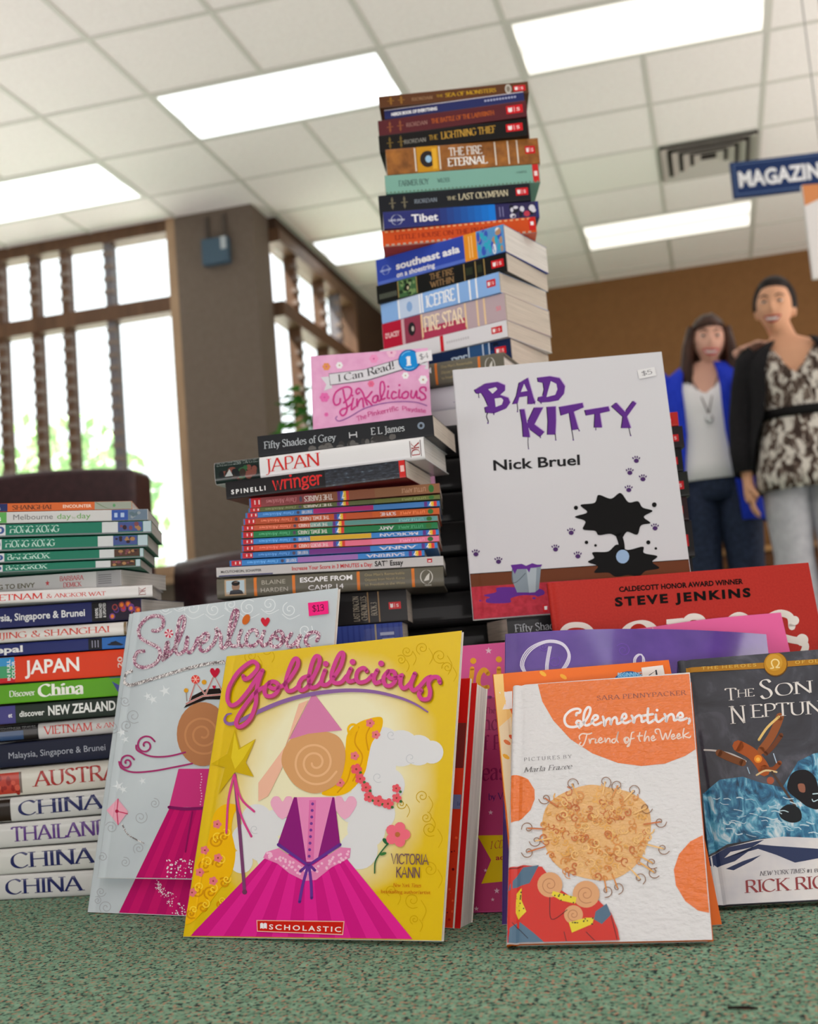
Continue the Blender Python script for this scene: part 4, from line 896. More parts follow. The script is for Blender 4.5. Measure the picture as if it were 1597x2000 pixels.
LB = [ # z0,z1,tilt,right,L,kind,colour,draw,label
 (0.0, .0266, 0, 316, .22, 'flex', (206, 206, 204), dcap('CHINA', 0, 162, NVY), 'lowest white guide with navy title, lying on the carpet in the left pile'),
 (.0266, .0541, .7, 322, .22, 'flex', (210, 210, 206), dcap('CHINA', 10, 186, NVY), 'white guide with navy title directly below the violet lettered one'),
 (.0541, .0803, 1.0, 322, .22, 'flex', (208, 208, 206), dcap('THAILAND', 10, 212, (92, 54, 130)), 'white guide with violet lettering between two navy lettered ones'),
 (.0803, .1065, 1.2, 330, .22, 'flex', (204, 204, 202), dcap('CHINA', 24, 203, NVY, 8), 'white guide with large navy title, directly above the violet lettered one'),
 (.1065, .1361, 1.2, 347, .22, 'flex', (212, 208, 198), d17, 'thick cream guide with dark red title and red picture at its left end'),
 (.1361, .1613, 1.0, 300, .2, 'pb', (24, 32, 66), d16, 'dark navy guide with grey title above the thick cream guide'),
 (.1613, .1795, .6, 384, .22, 'flex', (206, 204, 202), d15, 'white guide with red title and dark picture end, below the dark green one'),
 (.1795, .1997, .2, 300, .2, 'pb', (40, 60, 48), d14, 'dark green guide with white title under the bright green one'),
 (.1997, .2205, -.4, 275, .2, 'pb', (92, 162, 28), d13, 'bright green guide with bold white title in the left pile'),
 (.2205, .2488, -.8, 275, .2, 'pb', (222, 62, 24), d12, 'orange-red guide with large white title in the left pile'),
 (.2488, .2624, -1.1, 268, .2, 'pb', NV, d11, 'thin navy guide lying on the orange-red guide'),
 (.2624, .2777, -1.3, 247, .22, 'flex', (222, 218, 214), d10, 'white guide with orange-red title between two navy guides'),
 (.2777, .3001, -1.3, 275, .2, 'pb', (36, 42, 98), d9, 'navy guide with white title and dark ringed picture, under a white guide'),
 (.3001, .3141, -1.6, 297, .22, 'flex', (220, 218, 218), d8, 'white guide with red title jutting out above the ringed picture guide'),
 (.3141, .3322, -1.6, 236, .2, 'pb', (190, 190, 190), d7, 'grey paperback with a red star and red author lines in the left pile'),
 (.3322, .3418, -1.7, 274, .19, 'pb', (34, 116, 94), dtop((15, 21), 'BANGKOK', 99, 189, 217, 264, (80, 56, 46), 1), 'lower of the two thin teal guides with brown pictures on the spine'),
 (.3418, .3533, -1.9, 280, .19, 'pb', (34, 116, 94), dtop((18, 24), 'BANGKOK', 104, 196, 224, 272, (80, 56, 46), 2), 'upper of the two thin teal guides with brown pictures on the spine'),
 (.3533, .3674, -2.2, 288, .19, 'pb', (34, 116, 94), dtop((13, 19), 'HONG KONG', 113, 193, 222, 268, (70, 84, 140), 3), 'lower of the two thin teal guides with blue pictures on the spine'),
 (.3674, .3818, -2.4, 295, .19, 'pb', (34, 116, 94), dtop((20, 27), 'HONG KONG', 121, 201, 231, 278, (70, 84, 140), 4), 'upper of the two thin teal guides with blue pictures on the spine'),
 (.3818, .3947, -2.6, 288, .2, 'pb', (200, 200, 200), d2, 'white guide with grey and green title, second from the top of the left pile'),
 (.3947, .4046, -2.7, 257, .18, 'pb', (204, 100, 50), d1, 'orange and grey guide on the very top of the left pile'),
]
for k, a in enumerate(LB): left_book(*a, th=-7 if k in (13, 15, 16, 17, 18, 19, 20) else 9)
# pile behind the white cat book, its right ends in view
rb = [((196, 44, 36), 'red paperback on top of the pile behind the right edge of the cat book'), ((52, 40, 46), 'dark purple-grey paperback second in the pile behind the cat book'), ((22, 21, 24), 'black paperback third in the pile behind the cat book'), ((40, 44, 40), 'dark green-black paperback fourth in the pile behind the cat book'), ((60, 24, 28), 'dark maroon paperback fifth in the pile behind the cat book')]
z = .474
for k in range(13):
    t = (.017, .026, .028, .03, .028)[k] if k < 5 else .345/8
    z0 = z-t; c, lb = rb[k] if k < 5 else ((26+k, 25, 28), 'black book hidden behind the cat book, %s from the bottom of that pile' % ('eighth', 'seventh', 'sixth', 'fifth', 'fourth', 'third', 'second', 'first')[k-5])
    lying_book(lie(.228+(.004 if k % 2 else 0), 1.42, max(0, z0)+.0002, 3), .193 if k < 5 else .19, .13, t-.0004, 'pb', c, a_plain(c) if k < 7 else None, label=lb, group='books of the pile behind the cat book', pages='cream'); z = z0
# pile in front that carries the cat book
z = .2455
for k in range(8):
    t = .0225 if k == 0 else (.2455-.0225)/7
    z0 = max(0, z-t); lb = 'charcoal novel with pale serif lettering under the lower edge of the cat book' if k == 0 else 'dark paperback hidden under the cat book, %s from the bottom of that pile' % ('seventh', 'sixth', 'fifth', 'fourth', 'third', 'second', 'first')[k-1]
    lying_book(lie(.189, 1.25, z0+.0002, -6), .2, .13, t-.0004, 'pb', (38, 39, 43) if k == 0 else (28, 27+k, 32), a_fifty if k == 0 else None, label=lb, group='books of the pile under the cat book', pages='cream'); z = z0
# ------------------------------------------------------------------ books that stand and lean, fronts towards the camera
def glow_print(name, inner, outer, c, r, amp=.25, nsc=18, coat=.6, rough=.3):
    """printed cover whose ink fades from one colour to another around a point of the design"""
    m, nt, b = nodes(name); L = nt.links; tc = N(nt, 'ShaderNodeTexCoord'); mp = N(nt, 'ShaderNodeMapping')
    mp.inputs['Location'].default_value = (-c[0]/r[0], 0, -c[1]/r[1]); mp.inputs['Scale'].default_value = (1/r[0], 0, 1/r[1])
    L.new(tc.outputs['Object'], mp.inputs[0]); ln = N(nt, 'ShaderNodeVectorMath', operation='LENGTH'); L.new(mp.outputs[0], ln.inputs[0])
    n = N(nt, 'ShaderNodeTexNoise', Scale=float(nsc), Detail=4); L.new(tc.outputs['Object'], n.inputs['Vector'])
    ad = N(nt, 'ShaderNodeMath', operation='MULTIPLY_ADD'); ad.inputs[1].default_value = amp; L.new(n.outputs['Fac'], ad.inputs[0]); L.new(ln.outputs['Value'], ad.inputs[2])
    rp = ramp(nt, [(.55+amp/2, inner), (.95+amp/2, outer)]); L.new(ad.outputs[0], rp.inputs[0]); L.new(rp.outputs[0], b.inputs['Base Color'])
    b.inputs['Roughness'].default_value = rough; b.inputs['Coat Weight'].default_value = coat; b.inputs['Coat Roughness'].default_value = .06
    return m
def glitter(name, base, hi, sc=900):
    m, nt, b = nodes(name); L = nt.links; tc = N(nt, 'ShaderNodeTexCoord'); v = N(nt, 'ShaderNodeTexVoronoi', Scale=float(sc)); L.new(tc.outputs['Object'], v.inputs['Vector'])
    sp = N(nt, 'ShaderNodeSeparateColor'); L.new(v.outputs['Color'], sp.inputs[0]); rp = ramp(nt, [(.2, tuple(int(c*.7) for c in base)), (.5, base), (.8, hi)]); L.new(sp.outputs[0], rp.inputs[0]); L.new(rp.outputs[0], b.inputs['Base Color'])
    b.inputs['Roughness'].default_value = .4; b.inputs['Metallic'].default_value = .2
    return m
PINKT = (208, 70, 146); YL = (226, 190, 0)
def spiral(cx, cy, r, turns=1.4, a0=0, cw=1):
    n = int(turns*10); return [(cx+r*(1-.85*i/n)*math.cos(a0+cw*i*.628), cy+r*(1-.85*i/n)*math.sin(a0+cw*i*.628)) for i in range(n+1)]
def flower(P, x, y, r, c, n=5, mid=(150, 70, 50)):
    for k in range(n): P.disc(x+r*.62*math.cos(k*6.283/n), y+r*.62*math.sin(k*6.283/n), r*.46, c, n=10)
    P.disc(x, y, r*.22, mid, n=8)
def heart(P, x, y, r, c): P.poly([(x, y+r), (x-r*.9, y-.1*r), (x-r*.75, y-.75*r), (x-r*.3, y-.8*r), (x, y-.4*r), (x+r*.3, y-.8*r), (x+r*.75, y-.75*r), (x+r*.9, y-.1*r)], c, True, 3)
# --- golden yellow book (zoom frame 340,1240 scale 2.6617)
TITLE = [[(180,195),(190,215),(225,200),(268,150),(262,115),(225,110),(150,170),(95,260),(82,340),(105,378),(150,360),(210,290),(260,215),(300,160)],
 [(300,160),(275,230),(262,300),(258,370),(225,460),(170,510),(138,500),(145,455),(195,375),(255,300),(310,265)], [(345,235),(315,270),(320,315),(360,320),(395,290),(395,245),(360,230),(340,255),(375,275),(430,255)],
 [(430,255),(480,200),(520,130),(518,90),(495,95),(465,160),(445,240),(455,285),(490,285),(530,255)], [(590,195),(550,210),(525,255),(540,285),(575,270),(610,215),(650,130),(655,80),(630,75),(605,130),(590,210),(600,265),(640,260),(670,225)],
 [(690,160),(670,220),(675,250),(710,245),(745,205)], [(745,205),(790,130),(805,60),(785,55),(755,110),(730,190),(745,235),(790,235),(825,195)], [(850,150),(830,200),(840,230),(880,220)],
 [(950,165),(930,145),(895,165),(885,210),(905,235),(950,225),(985,190)], [(1015,160),(995,205),(1005,240),(1045,225)], [(1085,165),(1055,205),(1065,250),(1100,255),(1130,220),(1120,170),(1085,170),(1090,205),(1130,210),(1170,190)],
 [(1165,195),(1160,250),(1185,272),(1225,235),(1250,180)], [(1250,180),(1225,250),(1240,285),(1275,265),(1320,215),(1350,200)], [(1405,235),(1395,205),(1360,205),(1335,240),(1345,290),(1335,335),(1295,340),(1275,310),(1290,285)]]
def z2(p, o=(340, 1240, 2.6617), q=(420, 1260, 3.194)):      # title traced in another enlargement
    return ((q[0]+p[0]/q[2]-o[0])*o[2], (q[1]+p[1]/q[2]-o[1])*o[2])
def art_gold(P):
    for cx, cy, r, a in ((1210,85,30,0),(1290,70,34,2),(1380,110,40,1),(1420,170,30,3),(1180,130,26,4),(400,110,36,2),(480,80,26,0),(1330,1010,40,1),(1290,840,34,2),(1180,880,28,0),(1330,1220,40,4),(1240,1380,44,1),(1130,1330,30,2),(1310,950,30,5),(1250,1480,26,2)):
        P.stroke(spiral(cx, cy, r, 1.5, a), 4, (206, 168, 10)); P.stroke([(cx+r, cy), (cx+r*1.6, cy+r*1.2), (cx+r*1.1, cy+r*2.4)], 3.4, (206, 168, 10))
    cl = (222, 223, 226)      # soft white clouds behind the golden curls
    for x, y, r in ((1180,590,95),(1090,560,80),(1270,600,80),(1340,610,60),(1060,680,95),(1110,780,90),(1020,830,100),(1060,930,90),(1000,1010,100),(960,1120,100),(930,900,80),(430,960,80),(520,980,70),(380,1060,80),(460,1090,90),(350,1180,60),(500,1160,70)): P.disc(x, y, r, cl)
    for x, y, r in ((1130,520,26),(1230,640,30),(1060,740,30),(1090,870,26),(420,1010,26)): P.stroke(spiral(x, y, r, 1.1, 1), 4, (200, 203, 208))
    gd = (240, 184, 10)
    P.poly([(940,470),(1000,440),(1080,430),(1075,500),(1030,560),(1010,640),(990,720),(930,800),(860,835),(770,830),(800,780),(870,700),(890,600),(900,520)], gd, True)
    for a in ([(960,480),(940,560),(980,640),(930,760)], [(1040,450),(1000,520),(1010,600)], [(850,820),(900,760),(920,690)]): P.stroke(a, 7, (216, 150, 10))
    P.stroke(spiral(935, 490, 34, 1.2, 2), 12, gd)
    P.poly([(330,890),(270,880),(215,920),(190,1000),(170,1090),(120,1180),(100,1290),(75,1390),(60,1500),(110,1480),(180,1400),(240,1320),(300,1240),(320,1130),(300,1020),(310,940)], gd, True)
    for cx, cy, r, a in ((215,1070,34,0),(260,1050,28,2),(160,1200,36,1),(230,1190,30,3),(120,1330,34,0),(190,1340,36,2),(260,1290,28,4),(90,1450,26,1),(150,1420,30,3),(240,1400,22,0)): P.stroke(spiral(cx, cy, r, 1.4, a), 9, (214, 148, 10)); P.stroke(spiral(cx+14, cy-20, r*.8, 1.2, a+2), 6, (252, 214, 60))
    for x, y in ((225,985),(160,1120),(230,1160),(135,1235),(205,1280),(95,1340),(1020,460),(1050,520),(940,630),(865,770)): flower(P, x, y, 22, (230, 120, 130))
    # pink paper cone with a veil, over a round peach balloon
    P.poly([(700,340),(650,360),(600,520),(560,700),(490,840),(440,865),(440,770),(500,690),(580,580)], (238, 186, 160)); 
    P.poly([(560,660),(580,580),(640,520),(740,500),(840,520),(885,580),(890,660),(860,760),(790,810),(720,825),(640,790),(590,730)], (214, 160, 108), True)
    P.poly([(725,300),(875,497),(790,505),(700,515),(600,545)], (214, 128, 172))
    P.stroke(spiral(735, 665, 120, 2.4, .4), 11, (230, 182, 136))
    # purple and pink ribbon panel over a pleated magenta fan
    for x in (565, 890): heart(P, x, 895, 66, (236, 172, 200))
    n = 14
    for k in range(n):
        a0, a1 = k/n, (k+1)/n; P.poly([(470+430*a0, 1165-30*math.sin(a0*3.14)), (470+430*a1, 1165-30*math.sin(a1*3.14)), (80+1190*a1, 1572+46*a1), (80+1190*a0, 1572+46*a0)], (224, 36, 146) if k % 2 else (206, 24, 130))
    P.poly([(625,845),(835,845),(865,1090),(780,1160),(700,1200),(620,1150),(540,1090)], (140, 30, 120)); P.poly([(640,845),(825,845),(745,1180),(690,1180)], (232, 140, 190)); P.poly([(705,860),(740,860),(728,1170),(692,1170)], (222, 112, 172))
    for k in range(9): P.disc(722-k*2.2, 880+k*34, 8, (120, 60, 150), n=8)
    P.poly([(545,1110),(700,1215),(865,1105),(920,1110),(915,1160),(820,1210),(740,1275),(680,1280),(600,1240),(540,1190),(465,1160),(480,1130)], (230, 134, 184))
    rg = random.Random(4)
    for k in range(60):
        t = rg.random(); x = 480+430*t; y = 1140+(1-abs(t-.5)*2)*100+rg.uniform(-22, 24); P.disc(x, y, 7, (244, 190, 216), n=7)
    P.stroke([(545,1092),(700,1200),(865,1092)], 17, (104, 52, 148), False)
    for a in ([(700,1200),(672,1300),(655,1390)], [(704,1200),(715,1290),(718,1370)], [(700,1195),(660,1230)], [(705,1195),(735,1225)]): P.stroke(a, 15, (104, 52, 148))
    # star on a stick with ribbons
    P.stroke([(318,730),(345,1030),(370,1340)], 17, (122, 66, 110), False); P.disc(370, 1338, 13, (110, 56, 90))
    for a in ([(315,730),(285,860),(275,1030)], [(318,730),(350,850),(420,920)], [(318,740),(345,920),(405,1050)]): P.stroke(a, 11, (216, 70, 140))
    P.poly([(318,492),(345,590),(428,542),(376,665),(418,740),(320,715),(232,832),(268,690),(196,672),(280,620)], (204, 172, 16)); P.poly([(318,510),(338,600),(420,550),(360,650),(320,700),(300,640)], (226, 200, 40))
    for x, y, r in ((950,700,28),(970,750,26),(1000,795,26),(1015,845,26),(1065,865,28),(1115,880,28),(1160,850,24),(1158,800,22)): flower(P, x, y, r, (232, 92, 104)); P.disc(x+22, y+18, 8, (60, 110, 60), n=6)
    P.stroke([(1130,1070),(1080,1130),(1050,1180),(1046,1240)], 7, (40, 100, 60)); P.disc(1103, 1075, 20, (40, 100, 60), ry=11, rot=.8); P.disc(1090, 1140, 18, (60, 120, 60), ry=8, rot=-.3); flower(P, 1165, 1040, 62, (240, 110, 130), 5, (190, 110, 60))
    t = (104, 70, 96)
    P.textq('VICTORIA', HAND, (1130, 1190), (1326, 1196), (1131, 1140), t); P.textq('KANN', HAND, (1158, 1262), (1280, 1264), (1159, 1210), t)
    P.textq('New York Times', ITAL, (1140, 1312), (1288, 1314), (1140, 1293), (196, 92, 20)); P.textq('bestselling author/artist', ('sans', .0), (1080, 1344), (1336, 1350), (1080, 1325), (196, 92, 20))
    P.poly([(433,1484),(890,1490),(882,1562),(436,1544)], (240, 190, 170)); P.poly([(437,1488),(885,1494),(878,1557),(439,1540)], (200, 30, 16))
    for s_ in (0, 1): x0 = 452+s_*18; P.poly([(x0, 1502), (x0+8, 1498), (x0+17, 1502), (x0+17, 1530), (x0+8, 1526), (x0, 1529)], WHT)
    P.textq('SCHOLASTIC', ('sans', .015, 1.35), (498, 1532), (872, 1546), (499, 1505), (244, 236, 232))
    sw = [z2(p) for p in [(105,430),(75,440),(65,475),(95,495),(150,480),(250,430),(400,365),(550,320),(700,295),(850,285),(1000,295),(1150,330),(1250,370),(1330,420)]]
    P.stroke(sw, 22, (140, 100, 160), taper=.35)
    for rep in (0, 1):
        for st in TITLE: P.stroke([z2((x+(6 if not rep else 0), y+(7 if not rep else 0))) for x, y in st], 23 if not rep else 21, (150, 84, 60) if not rep else PINKT)
        for x, y in ((695,120), (862,108), (1040,118)): q = z2((x+(6 if not rep else 0), y+(6 if not rep else 0))); P.disc(q[0], q[1], 15, (150, 84, 60) if not rep else PINKT)
M_gold = stand(-.217, 1.045, .001, 27.1, 22.0, 1.1)
gold_m = glow_print('yellow_print', (240, 234, 196), YL, (.122, .125), (.125, .135))
standing_book(M_gold, .2405, .2465, .004, 'pb', gold_m, art_gold, px=(340, 1240, 2.6617), label='golden yellow picture book with pink script title leaning in front of the silver ones')
# --- two silver books (zoom frame 160,1150 scale 2.957)
STI = [[(275,215),(310,215),(345,180),(340,130),(290,115),(225,140),(180,200),(190,260),(250,300),(310,330),(325,385),(290,440),(220,465),(165,450),(150,405),(175,360),(215,355)], [(345,415),(375,370),(375,290),(360,350),(350,400),(380,385),(420,340)],
 [(420,340),(470,230),(490,150),(480,120),(455,150),(440,240),(430,340),(450,375),(490,350),(510,300)], [(510,260),(500,330),(525,365),(560,320),(580,270),(605,265)], [(600,300),(640,280),(650,240),(620,240),(595,290),(600,345),(640,350),(690,300)], [(690,300),(710,240),(705,200),(735,245),(735,290),(745,335),(790,310)],
 [(770,320),(820,200),(850,100),(835,75),(810,130),(790,240),(800,310),(840,320)], [(875,215),(855,280),(870,320),(900,310)], [(985,250),(975,215),(940,215),(910,260),(915,310),(960,318),(1000,280)], [(1030,220),(1010,280),(1020,318),(1060,300)], [(1110,230),(1075,270),(1080,318),(1130,320),(1160,270),(1140,220),(1105,235),(1130,275),(1180,270)],
 [(1215,235),(1180,290),(1200,325),(1240,300),(1275,250)], [(1275,250),(1255,310),(1270,340)], [(1385,285),(1400,245),(1375,225),(1330,240),(1310,290),(1340,330),(1350,370)]]
gp = glitter('pink_glitter', (190, 112, 150), (252, 240, 246)); gs = glitter('silver_glitter', (170, 160, 164), (255, 252, 252))
def zs(p): return ((220+p[0]/3.4717-160)*2.957, (1170+p[1]/3.4717-1150)*2.957)
def art_silver(P, low=False):
    f1 = (232, 238, 242); f2 = (176, 182, 188)
    rg = random.Random(9)
    if not low:
        for cx, cy, r in ((640,110,50),(560,80,40),(760,120,46),(860,90,36),(960,110,50),(1080,90,44),(1200,120,44),(480,110,30),(1290,240,44)): P.stroke(spiral(cx, cy, r, 1.5, rg.uniform(0, 6), rg.choice((-1, 1))), 5, f1); P.stroke([(cx-r, cy+r*.6), (cx, cy+r*1.25), (cx+r*1.3, cy+r*.7)], 4, f1)
        for cx, cy, r in ((480,590,36),(410,640,30),(380,620,26),(230,830,30),(250,870,26),(170,900,30),(210,1140,36),(240,1160,26),(350,1110,24)): P.poly([(cx+r*(1 if k % 2 else .35)*math.cos(k*.628), cy+r*(1 if k % 2 else .35)*math.sin(k*.628)) for k in range(10)], f1, True, 3)
    for cx, cy, r in ((300,735,44),(260,790,34),(180,800,36),(120,1550,30),(340,1320,40),(170,1380,36),(420,1240,30),(330,1500,34),(250,1580,30),(250,650,30),(110,1750,30),(140,1840,40),(90,1800,24)): P.stroke(spiral(cx, cy, r, 1.6, rg.uniform(0, 6)), 4.5, f2)
    # magenta pleats
    n = 9
    for k in range(n):
        a0, a1 = k/n, (k+1)/n; P.poly([(505+290*a0, 1270), (505+290*a1, 1270), (200+500*a1, 1900), (200+500*a0, 1900)], (206, 26, 110) if k % 2 else (188, 20, 104))
    if low:
        for k in range(110):
            t = rg.random(); P.disc(430+150*t+rg.uniform(-20, 40)*(.4+t), 1700+190*t+rg.uniform(-26, 26), rg.uniform(2, 5), (240, 222, 232), n=6)
        return
    for k in range(70): P.disc(490+rg.random()*150, 1560+rg.random()*130, rg.uniform(2, 6), (238, 226, 236), n=6)
    P.poly([(560,1040),(800,1040),(790,1262),(505,1262)], (206, 56, 128)); P.stroke([(505,1262),(600,1272),(720,1266)], 18, (128, 30, 96)); P.stroke([(640,1290),(620,1400),(600,1520)], 10, (150, 24, 96))
    for k in range(12): P.disc(690+4*math.sin(k), 1070+k*16, 4, (236, 200, 220), n=6)
    # caramel lollipop half hidden by the yellow book
    P.disc(700, 840, 150, (182, 124, 84), ry=185, n=30); P.stroke(spiral(700, 840, 120, 2.2, .6), 12, (200, 140, 96))
    # candy tiara
    P.poly([(590,690),(640,620),(720,580),(800,575),(840,590),(830,640),(720,640),(640,670)], (48, 36, 34)); cr = (214, 190, 184)
    for a in ([(605,665),(700,620),(820,610)], [(625,640),(658,540),(715,612)], [(715,612),(765,500),(812,590)]): P.stroke(a, 11, cr, False); P.stroke(a, 4, (190, 50, 60), False)
    P.disc(658, 524, 25, (226, 74, 66)); 
    for k in range(6): P.stroke([(658, 524), (658+22*math.cos(k*1.047), 524+22*math.sin(k*1.047))], 4, (244, 200, 190), False)
    P.disc(708, 540, 14, (222, 160, 40)); P.disc(604, 588, 13, (222, 160, 40)); P.stroke([(604, 600), (608, 650)], 4, (150, 130, 120), False); heart(P, 770, 484, 30, (196, 30, 60)); heart(P, 766, 568, 11, (196, 30, 60))
    for a in (spiral(370, 905, 58, 1.5, -.4, -1)[::-1], [(316,905),(325,935),(400,968),(500,968),(600,945)], spiral(262, 1005, 46, 1.5, -.4, -1)[::-1], [(217,1000),(230,1035),(300,1060),(420,1052),(540,1030),(640,1010)]): P.stroke(a, 10, (168, 50, 110))
    P.poly([(208,1212),(270,1288),(212,1365),(145,1280)], (236, 170, 190)); 
    for a in ([(212,1215),(205,1285),(212,1362)], [(205,1285),(266,1300)]): P.stroke(a, 6, (206, 60, 100), False)
    P.disc(205, 1285, 10, (176, 30, 70)); P.stroke([(235,1360),(260,1410),(300,1440),(360,1470)], 7, gs)
    P.stroke([zs(p) for p in [(130,490),(90,510),(80,560),(120,585),(200,565),(350,520),(500,475),(650,440),(780,425)]], 19, gs)
    for st in STI: P.stroke([zs(p) for p in st], 21, gp)
    x, y = zs((385, 235)); P.disc(x, y, 26, (236, 220, 226)); 
    for k in range(6): P.poly([(x, y), (x+26*math.cos(k*1.047), y+26*math.sin(k*1.047)), (x+26*math.cos(k*1.047+.5), y+26*math.sin(k*1.047+.5))], (196, 40, 70))
    x, y = zs((908, 140)); P.disc(x, y, 32, (206, 104, 40), ry=20, rot=-1.1); x, y = zs((1038, 155)); heart(P, x, y, 28, (204, 40, 60))
silver = noisy('silver_foil_print', [(.3, (196, 206, 213)), (.7, (218, 228, 233))], 7, 4, .36, bump=.12, bscale=26, coat=.5)
sb = [n for n in silver.node_tree.nodes if n.type == 'BSDF_PRINCIPLED'][0]; sb.inputs['Metallic'].default_value = .12
PXS = (160, 1150, 2.957)
standing_book(stand(-.335, 1.186, .001, 28.9, 15.9), .243, .292, .004, 'pb', silver, lambda P: art_silver(P, True), px=PXS, label='silver picture book behind its twin, only its lower magenta edge showing', group='silver picture books')
M_s = stand(-.322, 1.1785, .033, 28.9, 15.9, .3)
sA = standing_book(M_s, .249, .259, .004, 'pb', silver, art_silver, px=PXS, label='silver picture book with glittering pink script title and pink price sticker', group='silver picture books')
sticker(sA, M_s, PXS, ((1310, 84), (1424, 72), (1428, 146), (1316, 160)), (244, 40, 130), '$13', (70, 20, 60))
# --- two thin red books behind the yellow one
def art_red(P):
    P.poly([(860,1320),(930,1320),(925,1412),(915,1412),(860,1412)], (206, 22, 26)); P.poly([(860,1412),(922,1412),(915,1500),(860,1500)], (120, 44, 46)); P.poly([(860,1552),(910,1552),(907,1580),(860,1580)], (110, 120, 170)); P.textq('line', SANS, (893, 1574), (906, 1573), (893, 1565), (60, 70, 120)); specks2(P)
def specks2(P):
    rg = random.Random(2)
    for k in range(30): P.disc(rg.uniform(862, 905), rg.uniform(1600, 1800), rg.uniform(1, 3), rg.choice([(190, 30, 30), (240, 100, 60), (120, 20, 30)]), n=6)
def rstand(px, yaw, lean, W, dz=0.001):
    p = onz(*px, 0); X = RH*math.cos(rad(yaw))-FH*math.sin(rad(yaw)); q = p-X*W; return stand(q.dot(RH), q.dot(FH), dz, yaw, lean)
standing_book(rstand((884, 1815), 30, 19, .11), 0.11, .2035, .003, 'pb', (222, 60, 34), art_red, name='paperback', label='glossy red-orange paperback peeking out right of the yellow book', pages='white')
rb_ = rstand((884, 1815), 30, 19, .11); standing_book(rb_ @ Matrix.Translation((.003, .0036, 0)), .112, .2, .02, 'pb', (200, 26, 30), None, spine=(190, 30, 30), name='paperback', label='thicker red paperback with white page edges just behind the glossy red-orange one', pages='white')
# --- pink book with a disc, behind the red ones
def star(P, x, y, r, c): P.poly([(x+r*(1 if k % 2 == 0 else .42)*math.cos(k*.628-1.57), y+r*(1 if k % 2 == 0 else .42)*math.sin(k*.628-1.57)) for k in range(10)], c)
def art_pinkL(P):
    P.poly([(640,1362),(1160,1362),(1160,1790),(640,1790)], (196, 66, 120)); lt = (240, 200, 220)
    for x, y, r in ((716,1252,5),(790,1250,5),(954,1271,7),(934,1538,5),(958,1587,5),(970,1740,6),(962,1757,4),(930,1775,5),(948,1700,4),(932,1490,3)): star(P, x, y, r, lt)
    yo = (244, 176, 40)
    P.stroke([(640,1364),(800,1366),(958,1362)], 6, (150, 60, 130)); P.disc(924, 1291, 6, yo); P.disc(974, 1288, 6, yo); P.stroke([(918,1340),(921,1318),(922,1306)], 9, yo); P.stroke([(953,1316),(945,1308),(936,1318),(934,1335),(940,1344),(952,1342)], 9, yo); P.stroke([(974,1340),(974,1306)], 9, yo)
    d = (150, 36, 92)
    P.textq('The', SERIF, (946, 1394), (968, 1393), (946, 1382), d); P.textq('Princess', SERIF, (905, 1428), (1010, 1424), (905, 1398), d); P.textq('of Pink', SERIF, (929, 1466), (1020, 1462), (929, 1438), d); P.textq('Treasury', SERIF, (905, 1526), (1040, 1520), (905, 1492), d); P.textq('by V', SERIF, (954, 1563), (984, 1561), (954, 1550), (92, 40, 110))
    P.poly([(932,1632),(1040,1630),(1040,1716),(940,1726),(959,1680)], (244, 210, 20)); r_ = (196, 50, 60); P.textq('1 CD', ITAL, (957, 1658), (984, 1656), (957, 1643), r_); P.textq('ad', BOLD, (968, 1680), (984, 1679), (968, 1670), r_)
standing_book(stand(-.108, 1.078, .001, 13.8, 26.4), .2, .246, .006, 'hc', (226, 92, 160), art_pinkL, name='hardcover_book', label='bright pink book with yellow star burst standing between yellow and orange covers')
# --- red hardcover, pink book and purple book on the right
def art_bones(P):
    K_ = (14, 10, 10)
    P.textq('CALDECOTT HONOR AWARD WINNER', ('sans', .04), (1209, 1156), (1451, 1140), (1208, 1146), K_); P.textq('STEVE JENKINS', ('sans', .05, 1.3), (1201, 1184), (1466, 1165), (1199.5, 1167), K_)
    w_ = (236, 230, 224)
    P.stroke([(1096,1262),(1098,1235),(1112,1222),(1140,1222),(1156,1236),(1158,1262)], 11, w_)
    P.poly([(1206,1262),(1210,1236),(1226,1218),(1254,1211),(1276,1218),(1288,1236),(1290,1262)], w_, True); P.disc(1247, 1246, 22, (184, 44, 36), ry=28)
    P.poly([(1301,1210),(1334,1207),(1334,1262),(1312,1262),(1313,1222),(1301,1219)], w_); P.stroke([(1330,1226),(1346,1206),(1368,1208),(1376,1228),(1378,1262)], 13, w_)
    P.stroke([(1414,1240),(1420,1214),(1440,1200),(1460,1208),(1464,1236),(1420,1244)], 9, w_); P.stroke([(1546,1224),(1542,1204),(1520,1198),(1496,1212),(1500,1234),(1540,1248),(1566,1254),(1572,1266),(1556,1290),(1520,1296)], 14, w_); P.disc(1551, 1212, 9, w_); P.disc(1566, 1250, 12, w_)
standing_book(stand(.136, 1.172, .001, -6, 8.9), .271, .279, .0085, 'hc', noisy('brick_red_jacket', [(.3, (176, 38, 30)), (.7, (188, 48, 38))], 500, 3, .45), art_bones, back=(150, 30, 26), name='hardcover_book', label='tall brick red hardcover with black author lettering and large white letters')
standing_book(stand(.132, 1.122, .001, -7, 15.6), .236, .236, .003, 'pb', (236, 106, 166), None, warp=lambda u: rad(3.5)*math.exp(-((u-.09)/.05)**2), label='plain pink picture book between the brick red and purple covers')
